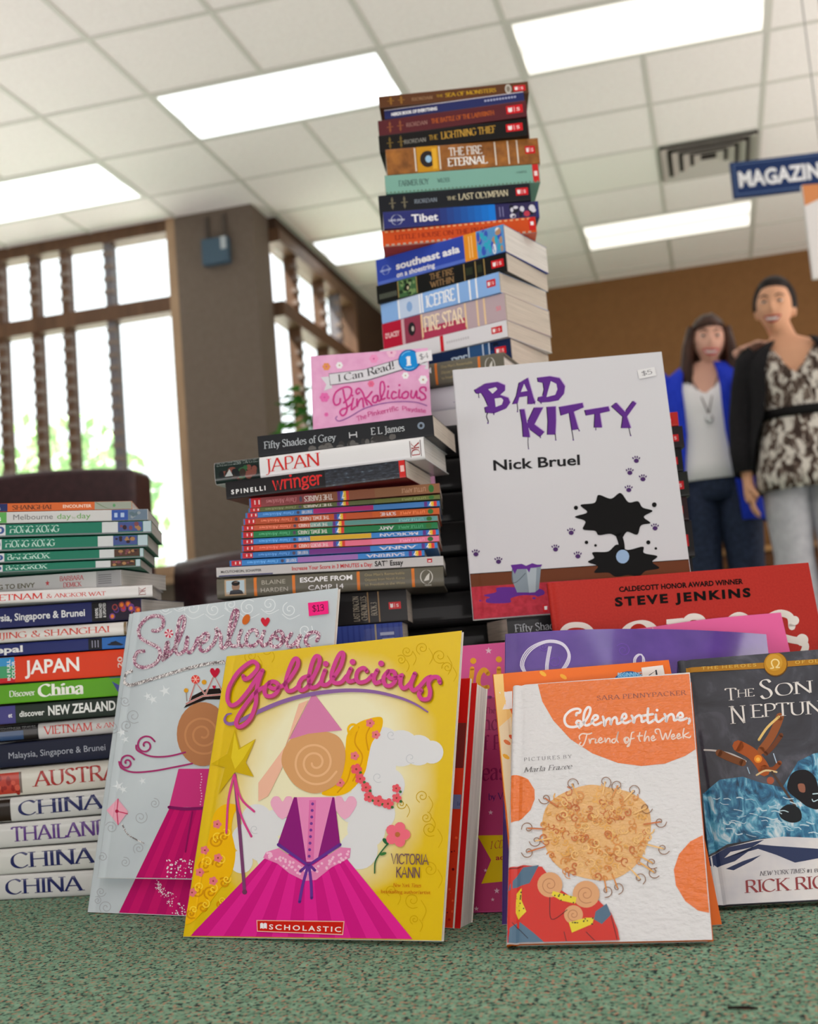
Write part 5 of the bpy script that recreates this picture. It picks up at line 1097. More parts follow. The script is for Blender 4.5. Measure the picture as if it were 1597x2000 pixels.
def art_purple(P):
    v = (112, 78, 176); rg = random.Random(5)
    for cx, cy, r in ((1210,1262,14),(1400,1280,16),(1440,1266,10),(1330,1290,12),(1250,1290,10),(1080,1290,12),(1060,1262,9)): P.stroke(spiral(cx, cy, r, 1.6, rg.uniform(0, 6)), 1.6, v)
    w_ = (216, 212, 232)
    for q in (0, 3, 6): P.stroke([(1036+q*.4,1330),(1016+q,1300),(1030+q,1268+q*.5),(1066,1250+q*.7),(1096-q*.3,1254+q*.6),(1110-q*.6,1276),(1104-q,1300),(1080,1320)], 2.2, w_); P.stroke([(1070+q*.8,1262),(1064+q*.8,1300),(1066+q*.8,1330)], 2, w_)
    for q in (0, 3): P.stroke([(1232+q,1310),(1230+q,1280),(1240+q,1268),(1250-q,1278),(1246-q,1310)], 2.6, w_)
    P.stroke([(1266,1310),(1272,1288)], 4, w_)
    P.poly([(982,1600),(1040,1600),(1040,1820),(976,1820)], (72, 40, 120))
standing_book(stand(.046, .993, .001, 15, 28), .228, .258, .003, 'pb', noisy('purple_print', [(.3, (76, 44, 140)), (.7, (92, 58, 158))], 30, 3, .2, coat=.9), art_purple, bow=(2.45, .86), label='curling glossy purple picture book in front of the pink one, with white brush script')
# --- orange easy reader behind the white and orange hardcover
def art_orange2(P):
    P.poly([(955,1312),(982,1310),(985,1360),(1010,1420),(1010,1620),(994,1620),(958,1335)], (246, 208, 130)); P.poly([(975,1420),(1020,1380),(1020,1700),(1000,1700)], (240, 226, 190)); P.poly([(974,1352),(1000,1350),(1000,1384),(981,1386),(988,1369)], WHT)
    P.disc(1229, 1338, 34, (30, 90, 150), ry=27); P.disc(1229, 1338, 31, (34, 142, 214), ry=24); P.textq('BEGINNING', BOLD, (1206, 1322), (1253, 1320), (1206, 1314), (150, 210, 240))
    for x, y, c in ((1100,1322,(236,170,50)),(990,1450,(226,120,60)),(988,1478,(240,180,40)),(1000,1440,(220,100,60)),(1060,1316,(240,180,60))): P.disc(x, y, 8, c, ry=4, rot=.6, n=8)
M_o = stand(.054, .942, .001, 3, 33); o_ = standing_book(M_o, .152, .231, .003, 'pb', (232, 112, 34), art_orange2, px=(0, 0, 1), label='orange easy reader mostly hidden behind the white and orange hardcover')
sticker(o_, M_o, (0, 0, 1), ((1252, 1306), (1294, 1301), (1300, 1332), (1256, 1336)), (234, 228, 222), '4', (60, 60, 70))
# --- pink easy reader up on the pile (zoom frame 610,660 scale 5.507)
def art_read(P):
    rg = random.Random(12); pk = (226, 110, 176)
    for x, y, r, c in ((290,295,36,WHT),(1000,405,36,WHT),(1190,450,46,WHT),(1300,415,50,(226,80,150)),(1275,100,40,WHT),(850,160,50,(236,190,214)),(660,225,46,(236,150,196)),(150,310,40,(226,150,90)),(630,495,34,(230,110,150)),(130,640,50,pk),(150,825,22,pk),(1380,830,40,(236,160,200))): flower(P, x, y, r, c, 6, (170, 130, 70) if c == WHT else (206, 90, 150))
    P.poly([(1285,640),(1330,610),(1380,680),(1350,730),(1300,700)], (222, 60, 150), True)
    P.poly([(90,425),(175,415),(215,540),(125,570),(150,500)], (216, 216, 222)); P.poly([(175,385),(550,340),(930,225),(1290,140),(1300,225),(1150,300),(930,360),(600,460),(190,512)], (96, 90, 104)); P.poly([(180,392),(550,346),(935,232),(1280,150),(1288,215),(1140,292),(925,350),(600,450),(196,504)], (216, 216, 222))
    P.poly([(1150,285),(1290,245),(1262,300),(1300,355),(1200,330),(1225,300)], (216, 216, 222))
    P.textq('I Can', SERIF, (276, 474), (556, 420), (268, 400), (60, 58, 66)); P.textq('Read!', SERIF, (590, 414), (884, 330), (578, 336), (60, 58, 66))
    P.disc(1040, 243, 118, (30, 90, 160)); P.disc(1040, 243, 106, (22, 140, 216)); P.textq('1', ('serif', .26, .1), (1006, 300), (1064, 290), (1000, 206), (240, 244, 250)); P.stroke([(960,190),(1000,155),(1050,145)], 9, (120, 190, 232)); P.stroke([(990,325),(1040,335),(1090,320)], 9, (120, 190, 232))
    c = (206, 62, 140)
    for st in ([(300,655),(292,705),(248,722),(226,670),(250,590),(320,540),(395,530),(422,572),(400,640),(345,690),(338,700)], [(330,560),(345,640),(372,740),(360,810),(322,838),(296,800),(322,766),(370,752),(430,700)], [(440,650),(425,720),(420,775),(460,745)], [(480,660),(478,740),(500,680),(535,650),(545,700),(550,745)],
       [(505,590),(480,605),(470,570),(500,545),(540,590),(565,660),(590,720)], [(640,580),(590,640),(560,650),(600,680),(640,725)], [(690,620),(655,640),(650,690),(690,690),(705,620),(710,680),(735,670)], [(735,660),(775,560),(765,480),(735,485),(728,580),(745,660),(780,650)], [(815,570),(805,640),(830,650)], [(900,590),(870,580),(850,620),(865,655),(910,640)], [(935,560),(930,640),(955,640)], [(1000,580),(965,610),(975,650),(1020,640),(1030,590),(1000,578)],
       [(1065,570),(1060,630),(1090,645),(1120,570),(1122,640),(1150,650)], [(1220,570),(1215,535),(1170,535),(1155,570),(1205,610),(1215,650),(1170,668),(1150,640)]): P.stroke(st, 19, c)
    for x, y in ((430,622),(815,525),(935,510)): P.disc(x, y, 12, c)
    P.stroke([(265,845),(250,870),(290,895),(400,850),(560,760),(760,705),(960,685),(1120,695),(1228,730)], 11, (150, 90, 160))
    P.textq('The', HAND, (480, 898), (585, 862), (470, 850), c); P.textq('Pinkerrific', HAND, (600, 850), (930, 778), (592, 800), c); P.textq('Playdate', HAND, (968, 780), (1222, 806), (964, 736), c)
M_r = stand(-.111, 1.435, .3735, 3, 6, -1.5); PXR = (610, 660, 5.507)
rr = standing_book(M_r, .1435, .215, .003, 'pb', noisy('pink_print', [(.3, (222, 158, 200)), (.7, (232, 176, 212))], 60, 3, .4), art_read, px=PXR, label='pink easy reader with white banner and blue disc, standing behind the charcoal novel')
sticker(rr, M_r, PXR, ((1110, 160), (1280, 135), (1290, 245), (1130, 280)), (226, 226, 230), '$4', (90, 90, 100))
# --- white book with violet dripping title (zoom frame 880,680 scale 3.398; title frame 920,720 scale 4.697)
def zk(x, y): return ((920+x/4.697-880)*3.398, (720+y/4.697-680)*3.398)
def art_cat(P):
    V = (92, 44, 134); D_ = (44, 24, 66); lt = (188, 166, 206)
    def letter(polys, holes, drips):
        for dx, c in ((-5, D_), (4, lt), (0, V)):
            for p in polys: P.poly([zk(x+dx*1.6, y+(-dx if dx > 0 else 2)) for x, y in p], c)
        for p in holes: P.poly([zk(*q) for q in p], (206, 206, 211))
        for p, w_ in drips: P.stroke([zk(*q) for q in p], w_, D_); q = zk(*p[-1]); P.disc(q[0], q[1], w_*.85, V, n=8)
    letter([[(30,195),(130,135),(240,120),(310,150),(310,200),(265,240),(340,265),(358,310),(320,365),(210,410),(135,405),(125,355),(155,340),(125,270),(95,222),(55,230),(40,215)]], [[(155,190),(225,170),(240,190),(195,230)], [(215,275),(275,268),(295,290),(280,330),(225,352)]], [([(150,405),(140,440),(155,480),(153,500)], 7), ([(66,225),(70,265)], 5), ([(205,405),(207,420)], 6)])
    letter([[(380,325),(415,250),(440,130),(520,82),(545,170),(570,260),(590,310),(560,325),(520,325),(522,250),(440,262),(425,320)]], [[(455,215),(485,140),(515,205)]], [([(420,320),(425,365),(424,395)], 6), ([(575,310),(580,322)], 6)])
    letter([[(608,82),(720,68),(810,85),(860,160),(850,230),(800,290),(720,305),(640,310),(612,290),(618,260),(655,250),(670,190),(660,130),(615,120)]], [[(730,115),(780,140),(790,190),(770,240),(690,262),(700,220)]], [([(640,308),(640,318)], 6)])
    letter([[(448,372),(488,370),(512,500),(580,355),(660,355),(580,510),(672,580),(632,625),(545,560),(525,540),(540,630),(478,625),(470,500)]], [], [([(522,630),(520,680),(525,735)], 5), ([(632,618),(634,632)], 6)])
    letter([[(695,350),(775,345),(778,480),(772,605),(700,605),(705,480)]], [], [([(770,600),(775,655)], 6)])
    letter([[(808,350),(1020,312),(1032,355),(940,395),(985,555),(925,565),(900,405),(825,430)]], [], [([(920,560),(930,610),(936,655)], 6), ([(980,550),(990,570)], 6)])
    letter([[(1042,380),(1258,345),(1272,388),(1180,410),(1200,540),(1130,540),(1135,415),(1055,430)]], [], [([(1142,540),(1142,562)], 5)])
    letter([[(1288,345),(1330,310),(1410,395),(1485,295),(1515,318),(1428,440),(1465,545),(1378,545),(1392,440)]], [], [([(1445,545),(1455,590),(1462,615)], 6)])
    P.textq('Nick Bruel', BOLD, (284, 812), (858, 774), (280, 742), (40, 40, 44))
    for x, y in ((1230,742),(1187,822),(1274,864),(1180,936),(798,1220),(1354,1190),(694,1330),(842,1376),(166,1362),(316,1412)):
        P.disc(x+1, y+6, 17, (74, 44, 100), ry=15, n=12)
        for k in range(4): P.disc(x-21+k*14, y-7-13*math.sin(.35+k*.82), 5, (74, 44, 100), ry=8, n=8, rot=-.5+k*.33)
    # skirting and red rug with spilled paint and a pail
    P.poly([(100,1502),(1590,1403),(1600,1490),(105,1588)], (104, 56, 32)); P.stroke([(100,1502),(1590,1403)], 5, (40, 24, 18), False)
    P.poly([(106,1588),(1600,1490),(1620,1740),(118,1828)], noisy_rug)
    vp = (96, 44, 140); P.poly([(220,1640),(300,1620),(310,1590),(440,1588),(600,1600),(610,1640),(480,1640),(400,1660),(390,1690),(250,1692),(235,1668),(260,1655)], vp, True)
    for x, y, r in ((200,1676,11),(552,1660,12),(580,1638,18)): P.disc(x, y, r, vp, ry=r*.6)
    P.poly([(405,1470),(600,1436),(585,1600),(555,1622),(440,1622),(415,1560)], (132, 146, 156)); P.poly([(500,1455),(570,1442),(562,1618),(520,1624)], (166, 178, 186)); P.poly([(398,1440),(470,1432),(500,1445),(540,1428),(575,1438),(605,1436),(600,1450),(560,1458),(530,1460),(520,1490),(505,1466),(440,1468),(425,1500),(410,1470)], vp); P.stroke([(408,1470),(410,1550),(440,1550),(495,1495)], 5, (90, 100, 108))
    # black ink splash (plain)
    K_ = (9, 9, 11)
    rg = random.Random(6)
    def splash(cx, cy, rx, ry, n, seed):
        g_ = random.Random(seed); P.poly([(cx+rx*(g_.uniform(.86, 1.08) if k % 2 else g_.uniform(.7, .84))*math.cos(6.283*k/n), cy+ry*(g_.uniform(.86, 1.08) if k % 2 else g_.uniform(.7, .84))*math.sin(6.283*k/n)) for k in range(n)], K_, True)
    splash(1090, 1120, 260, 150, 22, 3); splash(1140, 1420, 250, 112, 18, 5); P.stroke([(1110,1230),(1130,1290),(1135,1340)], 40, K_); P.disc(1140, 1384, 44, (150, 178, 212), ry=46, n=14)
    for x, y, r in ((830,1060,14),(1350,1040,16),(900,1290,12),(1310,1290,14),(1360,1330,9),(960,1310,9)): P.disc(x, y, r, K_)
    P.poly([(610,1706),(640,1704),(642,1748),(614,1752)], (205, 25, 35)); P.poly([(620,1714),(640,1712),(640,1736),(622,1738)], WHT)
noisy_rug = noisy('red_printed_rug', [(.35, (168, 34, 52)), (.65, (196, 50, 70))], 140, 4, .4, stretch=(1, 1, 1))
M_k = stand(.057, 1.272, .247, 2.5, 9, -.3); PXK = (880, 680, 3.398)
kk = standing_book(M_k, .229, .2795, .004, 'pb', (206, 206, 211), art_cat, px=PXK, fin=(.45, 0), label='white picture book with dripping violet title, propped up on the pile of dark paperbacks')
sticker(kk, M_k, PXK, ((1236, 150), (1350, 128), (1364, 184), (1250, 208)), (222, 222, 224), '$5', (110, 110, 116), rough=.35)
# --- white and orange hardcover (zoom frame 930,1300 scale 3.259; title frame 1080,1340 scale 4.99)
def zc(x, y): return ((1080+x/4.99-930)*3.259, (1340+y/4.99-1300)*3.259)
def ripple(name, rgb):
    """laminated foil board with a rippled varnish"""
    m, nt, b = nodes(name); L = nt.links; tc = N(nt, 'ShaderNodeTexCoord'); mp = N(nt, 'ShaderNodeMapping'); mp.inputs['Scale'].default_value = (1, 1, 1.9); L.new(tc.outputs['Object'], mp.inputs[0])
    t = N(nt, 'ShaderNodeTexNoise', Scale=120.0, Detail=3); L.new(mp.outputs[0], t.inputs['Vector']); bp = N(nt, 'ShaderNodeBump', Strength=.85, Distance=.0018); L.new(t.outputs['Fac'], bp.inputs['Height'])
    b.inputs['Base Color'].default_value = (lin(rgb[0]), lin(rgb[1]), lin(rgb[2]), 1); b.inputs['Roughness'].default_value = .5; b.inputs['Specular IOR Level'].default_value = .25; b.inputs['Coat Weight'].default_value = .9; b.inputs['Coat Roughness'].default_value = .03; b.inputs['Coat IOR'].default_value = 1.62
    L.new(bp.outputs[0], b.inputs['Normal']); L.new(bp.outputs[0], b.inputs['Coat Normal'])
    return m
f_white = ripple('white_foil_board', (214, 214, 216)); f_or = ripple('orange_foil_board', (226, 108, 8))
def art_clem(P):
    P.poly([(391,118),(1362,52),(1407,525),(1330,575),(1200,625),(1050,640),(900,620),(740,560),(600,470),(490,350),(420,230)], f_or)
    P.poly([(1450,1075),(1360,1120),(1290,1200),(1256,1300),(1270,1400),(1330,1500),(1410,1560),(1485,1575)], f_or); P.poly([(213,700),(270,695),(330,725),(370,790),(372,850),(345,920),(290,975),(220,1000)], f_or)
    P.textq('SARA PENNYPACKER', ('serif', .15, .06, 0, .12), (768, 222), (1340, 186), (766, 194), (130, 50, 10))
    w_ = (232, 226, 226)
    for st in ([(225,285),(230,265),(255,260),(265,235),(230,222),(170,240),(120,290),(112,345),(140,390),(200,400),(255,380),(270,350),(240,340),(225,360),(245,375)], [(255,405),(300,360),(350,280),(362,220),(335,210),(305,260),(295,340),(320,385),(370,365)], [(375,345),(430,320),(430,290),(400,290),(380,340),(410,380),(470,355)], [(485,300),(495,340),(500,390),(515,340),(545,315),(560,340),(560,378),(575,330),(605,305),(620,330),(625,370),(670,350)],
       [(665,330),(710,310),(705,275),(680,280),(668,330),(700,362),(755,340)], [(765,290),(780,320),(785,360),(800,310),(840,285),(860,310),(865,350),(900,335)], [(925,220),(920,300),(930,360),(985,330)], [(870,290),(970,275)], [(1000,280),(1005,330),(1030,350),(1075,315)], [(1085,275),(1100,310),(1100,350),(1120,295),(1155,275),(1175,300),(1180,335),(1215,320)], [(1210,310),(1260,300),(1255,268),(1230,265),(1210,305),(1240,335),(1300,315)], [(1325,320),(1330,340),(1320,365)]): P.stroke([zc(*q) for q in st], 16, w_)
    q = zc(1012, 236); P.disc(q[0], q[1], 9, w_)
    l2 = (232, 206, 190)
    for st in ([(260,520),(255,490),(285,465),(340,470),(375,460)], [(330,470),(310,540),(285,585),(255,575),(270,550)], [(350,520),(360,560),(370,520),(400,515)], [(415,520),(410,555),(430,550)], [(445,535),(475,520),(460,505),(440,535),(460,555),(490,540)], [(505,510),(510,550),(530,515),(550,515),(555,550)], [(600,515),(575,525),(575,550),(605,545),(635,445),(620,520),(635,550)], [(715,505),(700,530),(725,545),(735,515),(715,500),(690,520),(710,560),(745,530)], [(785,450),(765,460),(755,520),(740,580),(720,590),(740,560)], [(745,520),(790,510)],
       [(845,455),(835,510),(850,540)], [(820,490),(870,485)], [(905,440),(890,500),(890,540),(910,500),(930,495),(935,535)], [(955,515),(985,505),(975,485),(955,510),(970,535),(1000,520)], [(1010,465),(995,450),(1000,425),(1035,425),(1050,470),(1070,525),(1095,460),(1115,520),(1150,430)], [(1150,500),(1180,490),(1172,470),(1150,495),(1165,520),(1195,505)], [(1205,495),(1235,485),(1225,465),(1205,490),(1220,515),(1250,500)], [(1275,415),(1265,470),(1270,510)], [(1320,455),(1275,485),(1325,505),(1340,490)]): P.stroke([zc(*q_) for q_ in st], 8.5, l2)
    P.textq('PICTURES BY', ('serif', .12, .05, 0, .3), (302, 610), (610, 590), (301, 588), (120, 120, 124)); P.textq('Marla Frazee', ITAL, (300, 682), (612, 656), (298, 650), (96, 94, 96))
    rg = random.Random(8); cols = [(226, 168, 84), (214, 140, 66), (236, 190, 120), (196, 108, 52)]
    # tangle of copper curls (ball of wool)
    P.poly([(430,940),(480,860),(580,800),(720,760),(860,780),(980,810),(1080,880),(1110,980),(1100,1100),(1040,1240),(940,1330),(820,1370),(640,1340),(520,1280),(450,1180),(420,1060)], ripple('wool_print', (224, 172, 104)), True)
    for k in range(230):
        a = rg.uniform(0, 6.283); q = rg.uniform(.2, 1.03); x, y = 765+345*q*math.cos(a), 1060+300*q*math.sin(a); P.stroke(spiral(x, y, rg.uniform(16, 36), rg.uniform(.7, 1.2), a+rg.uniform(-1, 1), rg.choice((-1, 1))), rg.uniform(4, 9), rg.choice(cols))
    for x, y, a in ((610,760,0),(820,745,1),(900,770,2),(1000,800,.5),(440,850,3),(1080,910,.2),(1170,1000,0),(330,1040,3),(330,1190,3),(1190,1170,.4),(1120,1260,.8),(1040,1360,1),(900,1420,1.4),(830,1440,1.8),(380,1120,3),(1130,1320,.6)):
        P.stroke(spiral(x, y, 42, 1.1, a, rg.choice((-1, 1))), 5, (130, 84, 44)); P.stroke([(x, y), (x+(760-x)*.25, y+(1060-y)*.25)], 9, rg.choice(cols))
    # red knitted blanket with yellow dotted trim and denim straps
    P.poly([(205,1290),(300,1275),(420,1285),(520,1420),(640,1500),(780,1500),(860,1580),(900,1680),(915,1760),(760,1768),(200,1785),(195,1500)], (204, 40, 28)); P.poly([(300,1290),(400,1275),(340,1390),(240,1420),(205,1440),(215,1400)], (74, 106, 132)); P.poly([(195,1690),(270,1630),(360,1700),(440,1770),(200,1782)], (78, 110, 136)); P.poly([(760,1570),(830,1520),(860,1590),(800,1650),(750,1620)], (74, 106, 132))
    for x, y, r in ((700,1460,86),(470,1400,80),(620,1590,60)): P.disc(x, y, r, (216, 160, 112)); P.stroke(spiral(x, y, r*.7, 1.6, 1), 5, (180, 120, 80))
    yv = (226, 206, 40)
    for p in ([(250,1460),(290,1420),(290,1500),(320,1570),(270,1620),(245,1560)], [(490,1440),(560,1460),(640,1480),(630,1520),(540,1500),(480,1465)], [(590,1640),(700,1610),(750,1610),(740,1650),(610,1705)]): 
        P.poly(p, yv)
        cx = sum(q[0] for q in p)/len(p); cy = sum(q[1] for q in p)/len(p)
        for k in range(14): q = rg.choice(p); t_ = rg.random()*.8; P.disc(q[0]+(cx-q[0])*t_, q[1]+(cy-q[1])*t_, 5, (60, 60, 30), n=6)
    for a in ([(470,1480),(480,1620),(580,1560)], [(700,1700),(760,1760)], [(560,1700),(575,1760)], [(230,1640),(330,1740)], [(860,1600),(900,1760)], [(205,1300),(300,1285)]): P.stroke(a, 4, (40, 34, 40))
M_c = stand(.044, .913, .0045, 14.1, 34.8)
standing_book(M_c, .146, .2195, .017, 'hc', f_white, art_clem, spine=(226, 108, 8), back=(226, 108, 8), px=(930, 1300, 3.259), edge=(216, 104, 20), name='hardcover_book', label='white hardcover with orange discs and white script title, nearest the camera', fin=(.3, .6))
# --- stormy jacketed hardcover at the right edge (zoom frame 1300,1250 scale 3.333)
storm = noisy('storm_cloud_print', [(.3, (36, 38, 46)), (.55, (58, 60, 70)), (.75, (96, 96, 108))], 26, 6, .32, dist=1.2, coat=.3)
ice = noisy('ice_and_sea_print', [(.32, (22, 52, 78)), (.47, (40, 110, 150)), (.56, (96, 170, 200)), (.68, (216, 230, 236))], 60, 6, .32, dist=1.5, stretch=(1.3, 1, .8), coat=.3)
snow = noisy('snow_print', [(.3, (196, 198, 208)), (.6, (228, 226, 226))], 20, 4, .35)
def art_storm(P):
    P.poly([(240,1000),(350,910),(500,890),(620,930),(760,960),(860,790),(960,740),(1500,640),(1520,1300),(990,1290),(640,1290),(400,1330),(280,1400),(262,1250)], ice, False)
    P.poly([(270,1420),(400,1350),(600,1300),(760,1280),(1000,1290),(1500,1250),(1560,1700),(320,1740),(290,1540)], snow); nv = (48, 60, 96)
    P.poly([(275,1420),(400,1350),(640,1300),(560,1350),(420,1380),(380,1420),(600,1360),(720,1400),(840,1450),(1000,1420),(1000,1360),(700,1340),(600,1330),(450,1440),(330,1480),(285,1470)], nv)
    P.poly([(390,1490),(500,1440),(620,1400),(560,1440),(440,1500)], nv)
    # flame-coloured brush strokes over the waves
    for pts, w_, c in (([(250,716),(330,722),(430,745),(520,790)], 12, (196, 190, 186)), ([(345,735),(420,770),(500,800)], 46, (120, 70, 36)), ([(470,690),(560,740),(620,810),(640,850)], 76, (170, 84, 34)), ([(620,720),(680,640),(720,560),(742,500)], 52, (150, 84, 44)), ([(605,650),(660,570),(735,500)], 16, (230, 196, 120)), ([(640,840),(700,840),(740,800)], 30, (140, 72, 34)), ([(650,740),(700,690),(750,620)], 30, (110, 60, 34)), ([(590,880),(650,850),(720,860)], 12, (226, 200, 150)), ([(690,860),(760,960),(840,1080)], 16, (80, 64, 56)), ([(530,830),(545,870)], 6, (170, 200, 220)), ([(700,740),(720,800)], 6, (180, 200, 220))): P.stroke(pts, w_, c)
    P.disc(600, 775, 26, (236, 140, 40)); P.disc(600, 778, 13, (250, 190, 80)); P.disc(680, 915, 24, (170, 90, 64))
    P.poly([(790,940),(820,870),(880,845),(940,860),(985,930),(1000,1090),(930,1090),(860,1040),(800,990)], (34, 34, 40), True); P.poly([(860,940),(900,940),(905,990),(870,985)], (150, 98, 78), True); P.poly([(740,1110),(800,1070),(870,1100),(880,1170),(820,1190),(750,1160)], (36, 44, 50), True)
    for k in range(40):
        rg = random.Random(k); x, y = rg.uniform(300, 980), rg.uniform(1000, 1270); P.stroke([(x, y), (x+rg.uniform(10, 40), y+rg.uniform(-6, 14)), (x+rg.uniform(40, 70), y+rg.uniform(-4, 20))], rg.uniform(3, 8), (196, 222, 232))
    gb = (176, 122, 30); P.poly([(130,182),(640,148),(1500,90),(1500,124),(640,186),(133,214)], gb); P.textq('THE HEROES', ('hand', .12, 0, 0, .3), (232, 194), (588, 172), (231, 176), (222, 190, 90)); P.textq('OF OLYMPUS', ('hand', .12, 0, 0, .3), (842, 156), (1180, 134), (841, 138), (222, 190, 90))
    P.disc(714, 160, 79, (110, 72, 16)); P.disc(712, 157, 74, (190, 134, 28)); P.disc(704, 148, 54, (206, 154, 48)); P.stroke([(682,186),(700,182),(690,162),(688,142),(704,128),(726,132),(736,150),(728,168),(716,180),(738,180)], 9, (240, 216, 150))
    c = (228, 224, 220)
    P.textq('THE', LIGHT, (420, 392), (582, 372), (412, 318), c) if False else P.textq('T', LIGHT, (386, 396), (466, 392), (380, 318), c)
    P.textq('HE', LIGHT, (462, 376), (578, 366), (459, 326), c); P.textq('S', LIGHT, (612, 384), (696, 378), (606, 262), c); P.textq('ON', LIGHT, (712, 366), (962, 342), (706, 288), c); P.textq('OF', LIGHT, (1010, 340), (1090, 334), (1008, 300), c)
    P.textq('N', LIGHT, (420, 548), (528, 540), (408, 434), c); P.textq('EPTUNE', LIGHT, (552, 508), (1106, 474), (546, 424), c)
    P.textq('NEW YORK TIMES', ITAL, (610, 1536), (908, 1516), (608, 1508), (60, 58, 72)); P.textq('#1 BESTSELLING AUTHOR', SERIF, (918, 1516), (1400, 1490), (917, 1494), (60, 58, 72)); P.textq('RICK RIORDAN', ('serif', .15, .05), (512, 1648), (1420, 1592), (506, 1568), (150, 66, 70))
M_t = stand(.211, .98, .0045, 7.2, 27.2)
standing_book(M_t, .165, .212, .03, 'hc', storm, art_storm, spine=(40, 44, 62), back=(40, 44, 62), px=(1300, 1250, 3.333), edge=(38, 42, 60), name='hardcover_book', label='dark stormy jacketed hardcover with golden band, cut by the right photo edge', pages='grey')
# ------------------------------------------------------------------ furniture, sign, plant
leather = noisy('burgundy_leather', [(.3, (44, 24, 28)), (.7, (62, 36, 40))], 40, 4, .35, bump=.15, bscale=150, coat=.2)
def armchair(x, y, rz, label):
    r = empty('armchair', Matrix.Translation((x, y, 0)) @ Matrix.Rotation(rz, 4, 'Z'), label, 'armchair', 'leather armchairs')
    def slab(name, rings, bev=.02):
        mb = MB(); mb.loft(rings, leather, True); o = mb.build(name, r); b = o.modifiers.new('bevel', 'BEVEL'); b.width = bev; b.segments = 3; b.limit_method = 'ANGLE'; return o
    # arched back, local -y faces the sitter's front
    n = 12; prof = [(-.4+.8*i/n, .865+.04*math.cos((i/n-.5)*2.6)) for i in range(n+1)]
    back = [[(x_, y_+.04*(z_ if z_ > .5 else .5), z_*1.0) for x_, z_ in [(-.4, .12)]+prof+[(.4, .12)]] for y_ in (.24, .27, .36, .4)]
    slab('backrest', back)
    mb = MB(); mb.box((-.3, -.42, .3), (.3, .26, .46), leather); o = mb.build('seat_cushion', r); b = o.modifiers.new('bevel', 'BEVEL'); b.width = .05; b.segments = 4
    mb = MB(); mb.box((-.4, -.4, .08), (.4, .38, .3), leather); mb.build('base', r, bevel=.02)
    for s in (-1, 1):
        rings = []
        for k in range(7):
            q = k/6; yy = -.42+.68*q; h = .58+.05*math.sin(q*1.5)
            rings.append([(s*.36+s*.085*math.cos(a)*(1 if math.sin(a) > -.2 else .8), yy, (h-.07+.085*math.sin(a)) if math.sin(a) > -.2 else .1) for a in [math.pi*2*i/14 for i in range(14)]])
        mb = MB(); mb.loft(rings if s < 0 else [g[::-1] for g in rings], leather); mb.build('armrest', r)
        for yy in (-.36, .34):
            mb = MB(); mb.tube([(s*.35, yy, .08), (s*.35, yy, 0)], [.03, .022], mat((40, 26, 20), .4)); mb.build('leg', r)
p = atd(-50, 1000, 3.66); armchair(p.x, p.y, YAW*-1+rad(-10), 'dark burgundy leather armchair with arched back behind the left pile')
q_ = fl(-.40, 4.6); armchair(q_.x, q_.y, -1.33, 'second leather armchair, only its shiny arm seen left of the middle pile')
# blue hanging sign: white capitals
p = atd(1425, 318, 5.0); ang = rad(8)
q0 = atd(1428, 354, 5.0); Ms = Matrix.Translation(q0) @ Matrix.Rotation(ang, 4, 'Z')
r = empty('hanging_sign', Ms, 'navy blue hanging sign with bold white capitals at the right edge', 'sign')
mb = MB(); mb.box((0, -.012, -.077), (.47, .012, .077), mat((30, 52, 98), .4))
PS = Print(mb, lambda a, b: (a, b), lambda u, v, k: (u, -.0125-k*.0001, v), (.5, 0)); bl = (92, 116, 156)
for a in ((.012, -.068, 0.458, -.064), (.012, .064, 0.458, .068), (.012, -.068, .016, .068), (0.454, -.068, 0.458, .068)): PS.rect(*a, bl)
PS.text('MAGAZINES', ('sans', .035), .028, .44, -.034, .034, (236, 238, 242)); mb.build('board', r)
for x in (.38, .45): m2 = MB(); m2.tube([(x, 0, .077), (x, 0, CEIL-q0.z)], .003, mat((150, 150, 150), .4), 6); m2.build('hanging_wire', r)
# white poster board on a post at the right edge
q1 = atd(1590, 520, 4.4)
r = empty('poster_stand', Matrix.Translation((q1.x, q1.y, 0)) @ Matrix.Rotation(rad(14), 4, 'Z'), 'white poster board with orange corner cut by the right photo edge', 'poster stand')
mb = MB(); zt = atd(1585, 362, 4.4).z; zb = atd(1592, 545, 4.4).z
mb.box((-.012, -.01, zb), (.6, .01, zt), mat((226, 222, 222), .5)); mb.add([(-.012, -.0105, zt), (-.012, -.0105, zt-.08), (.2, -.0105, zt)], [(0, 1, 2)], mat((214, 140, 90), .6)); mb.build('board', r)
mb = MB(); mb.tube([(.3, .03, zt-.1), (.3, .03, .02)], .014, mat((120, 120, 124), .3, metal=.8)); mb.build('pole', r); mb = MB(); mb.tube([(.3, .03, .025), (.3, .03, 0)], [.15, .17], mat((60, 60, 64), .5), 20); mb.build('foot', r)
# small alarm box on the pillar
r = empty('wall_box', Matrix.Translation((-2.85, WY-.03, 2.835)), 'small blue-grey box mounted high on the taupe pillar', 'wall box')
mb = MB(); mb.box((-.09, -.06, -.085), (.09, -.001, .085), mat((72, 92, 108), .5)); mb.build('housing', r, bevel=.008)
mb = MB(); mb.box((.045, -.064, .0), (.082, -.0605, .08), mat((176, 184, 190), .4)); mb.build('lens', r)
for x in (-.06, .06): mb = MB(); mb.box((x-.012, -.02, .085), (x+.012, -.001, .24), mat((84, 76, 70), .6)); mb.build('bracket', r)
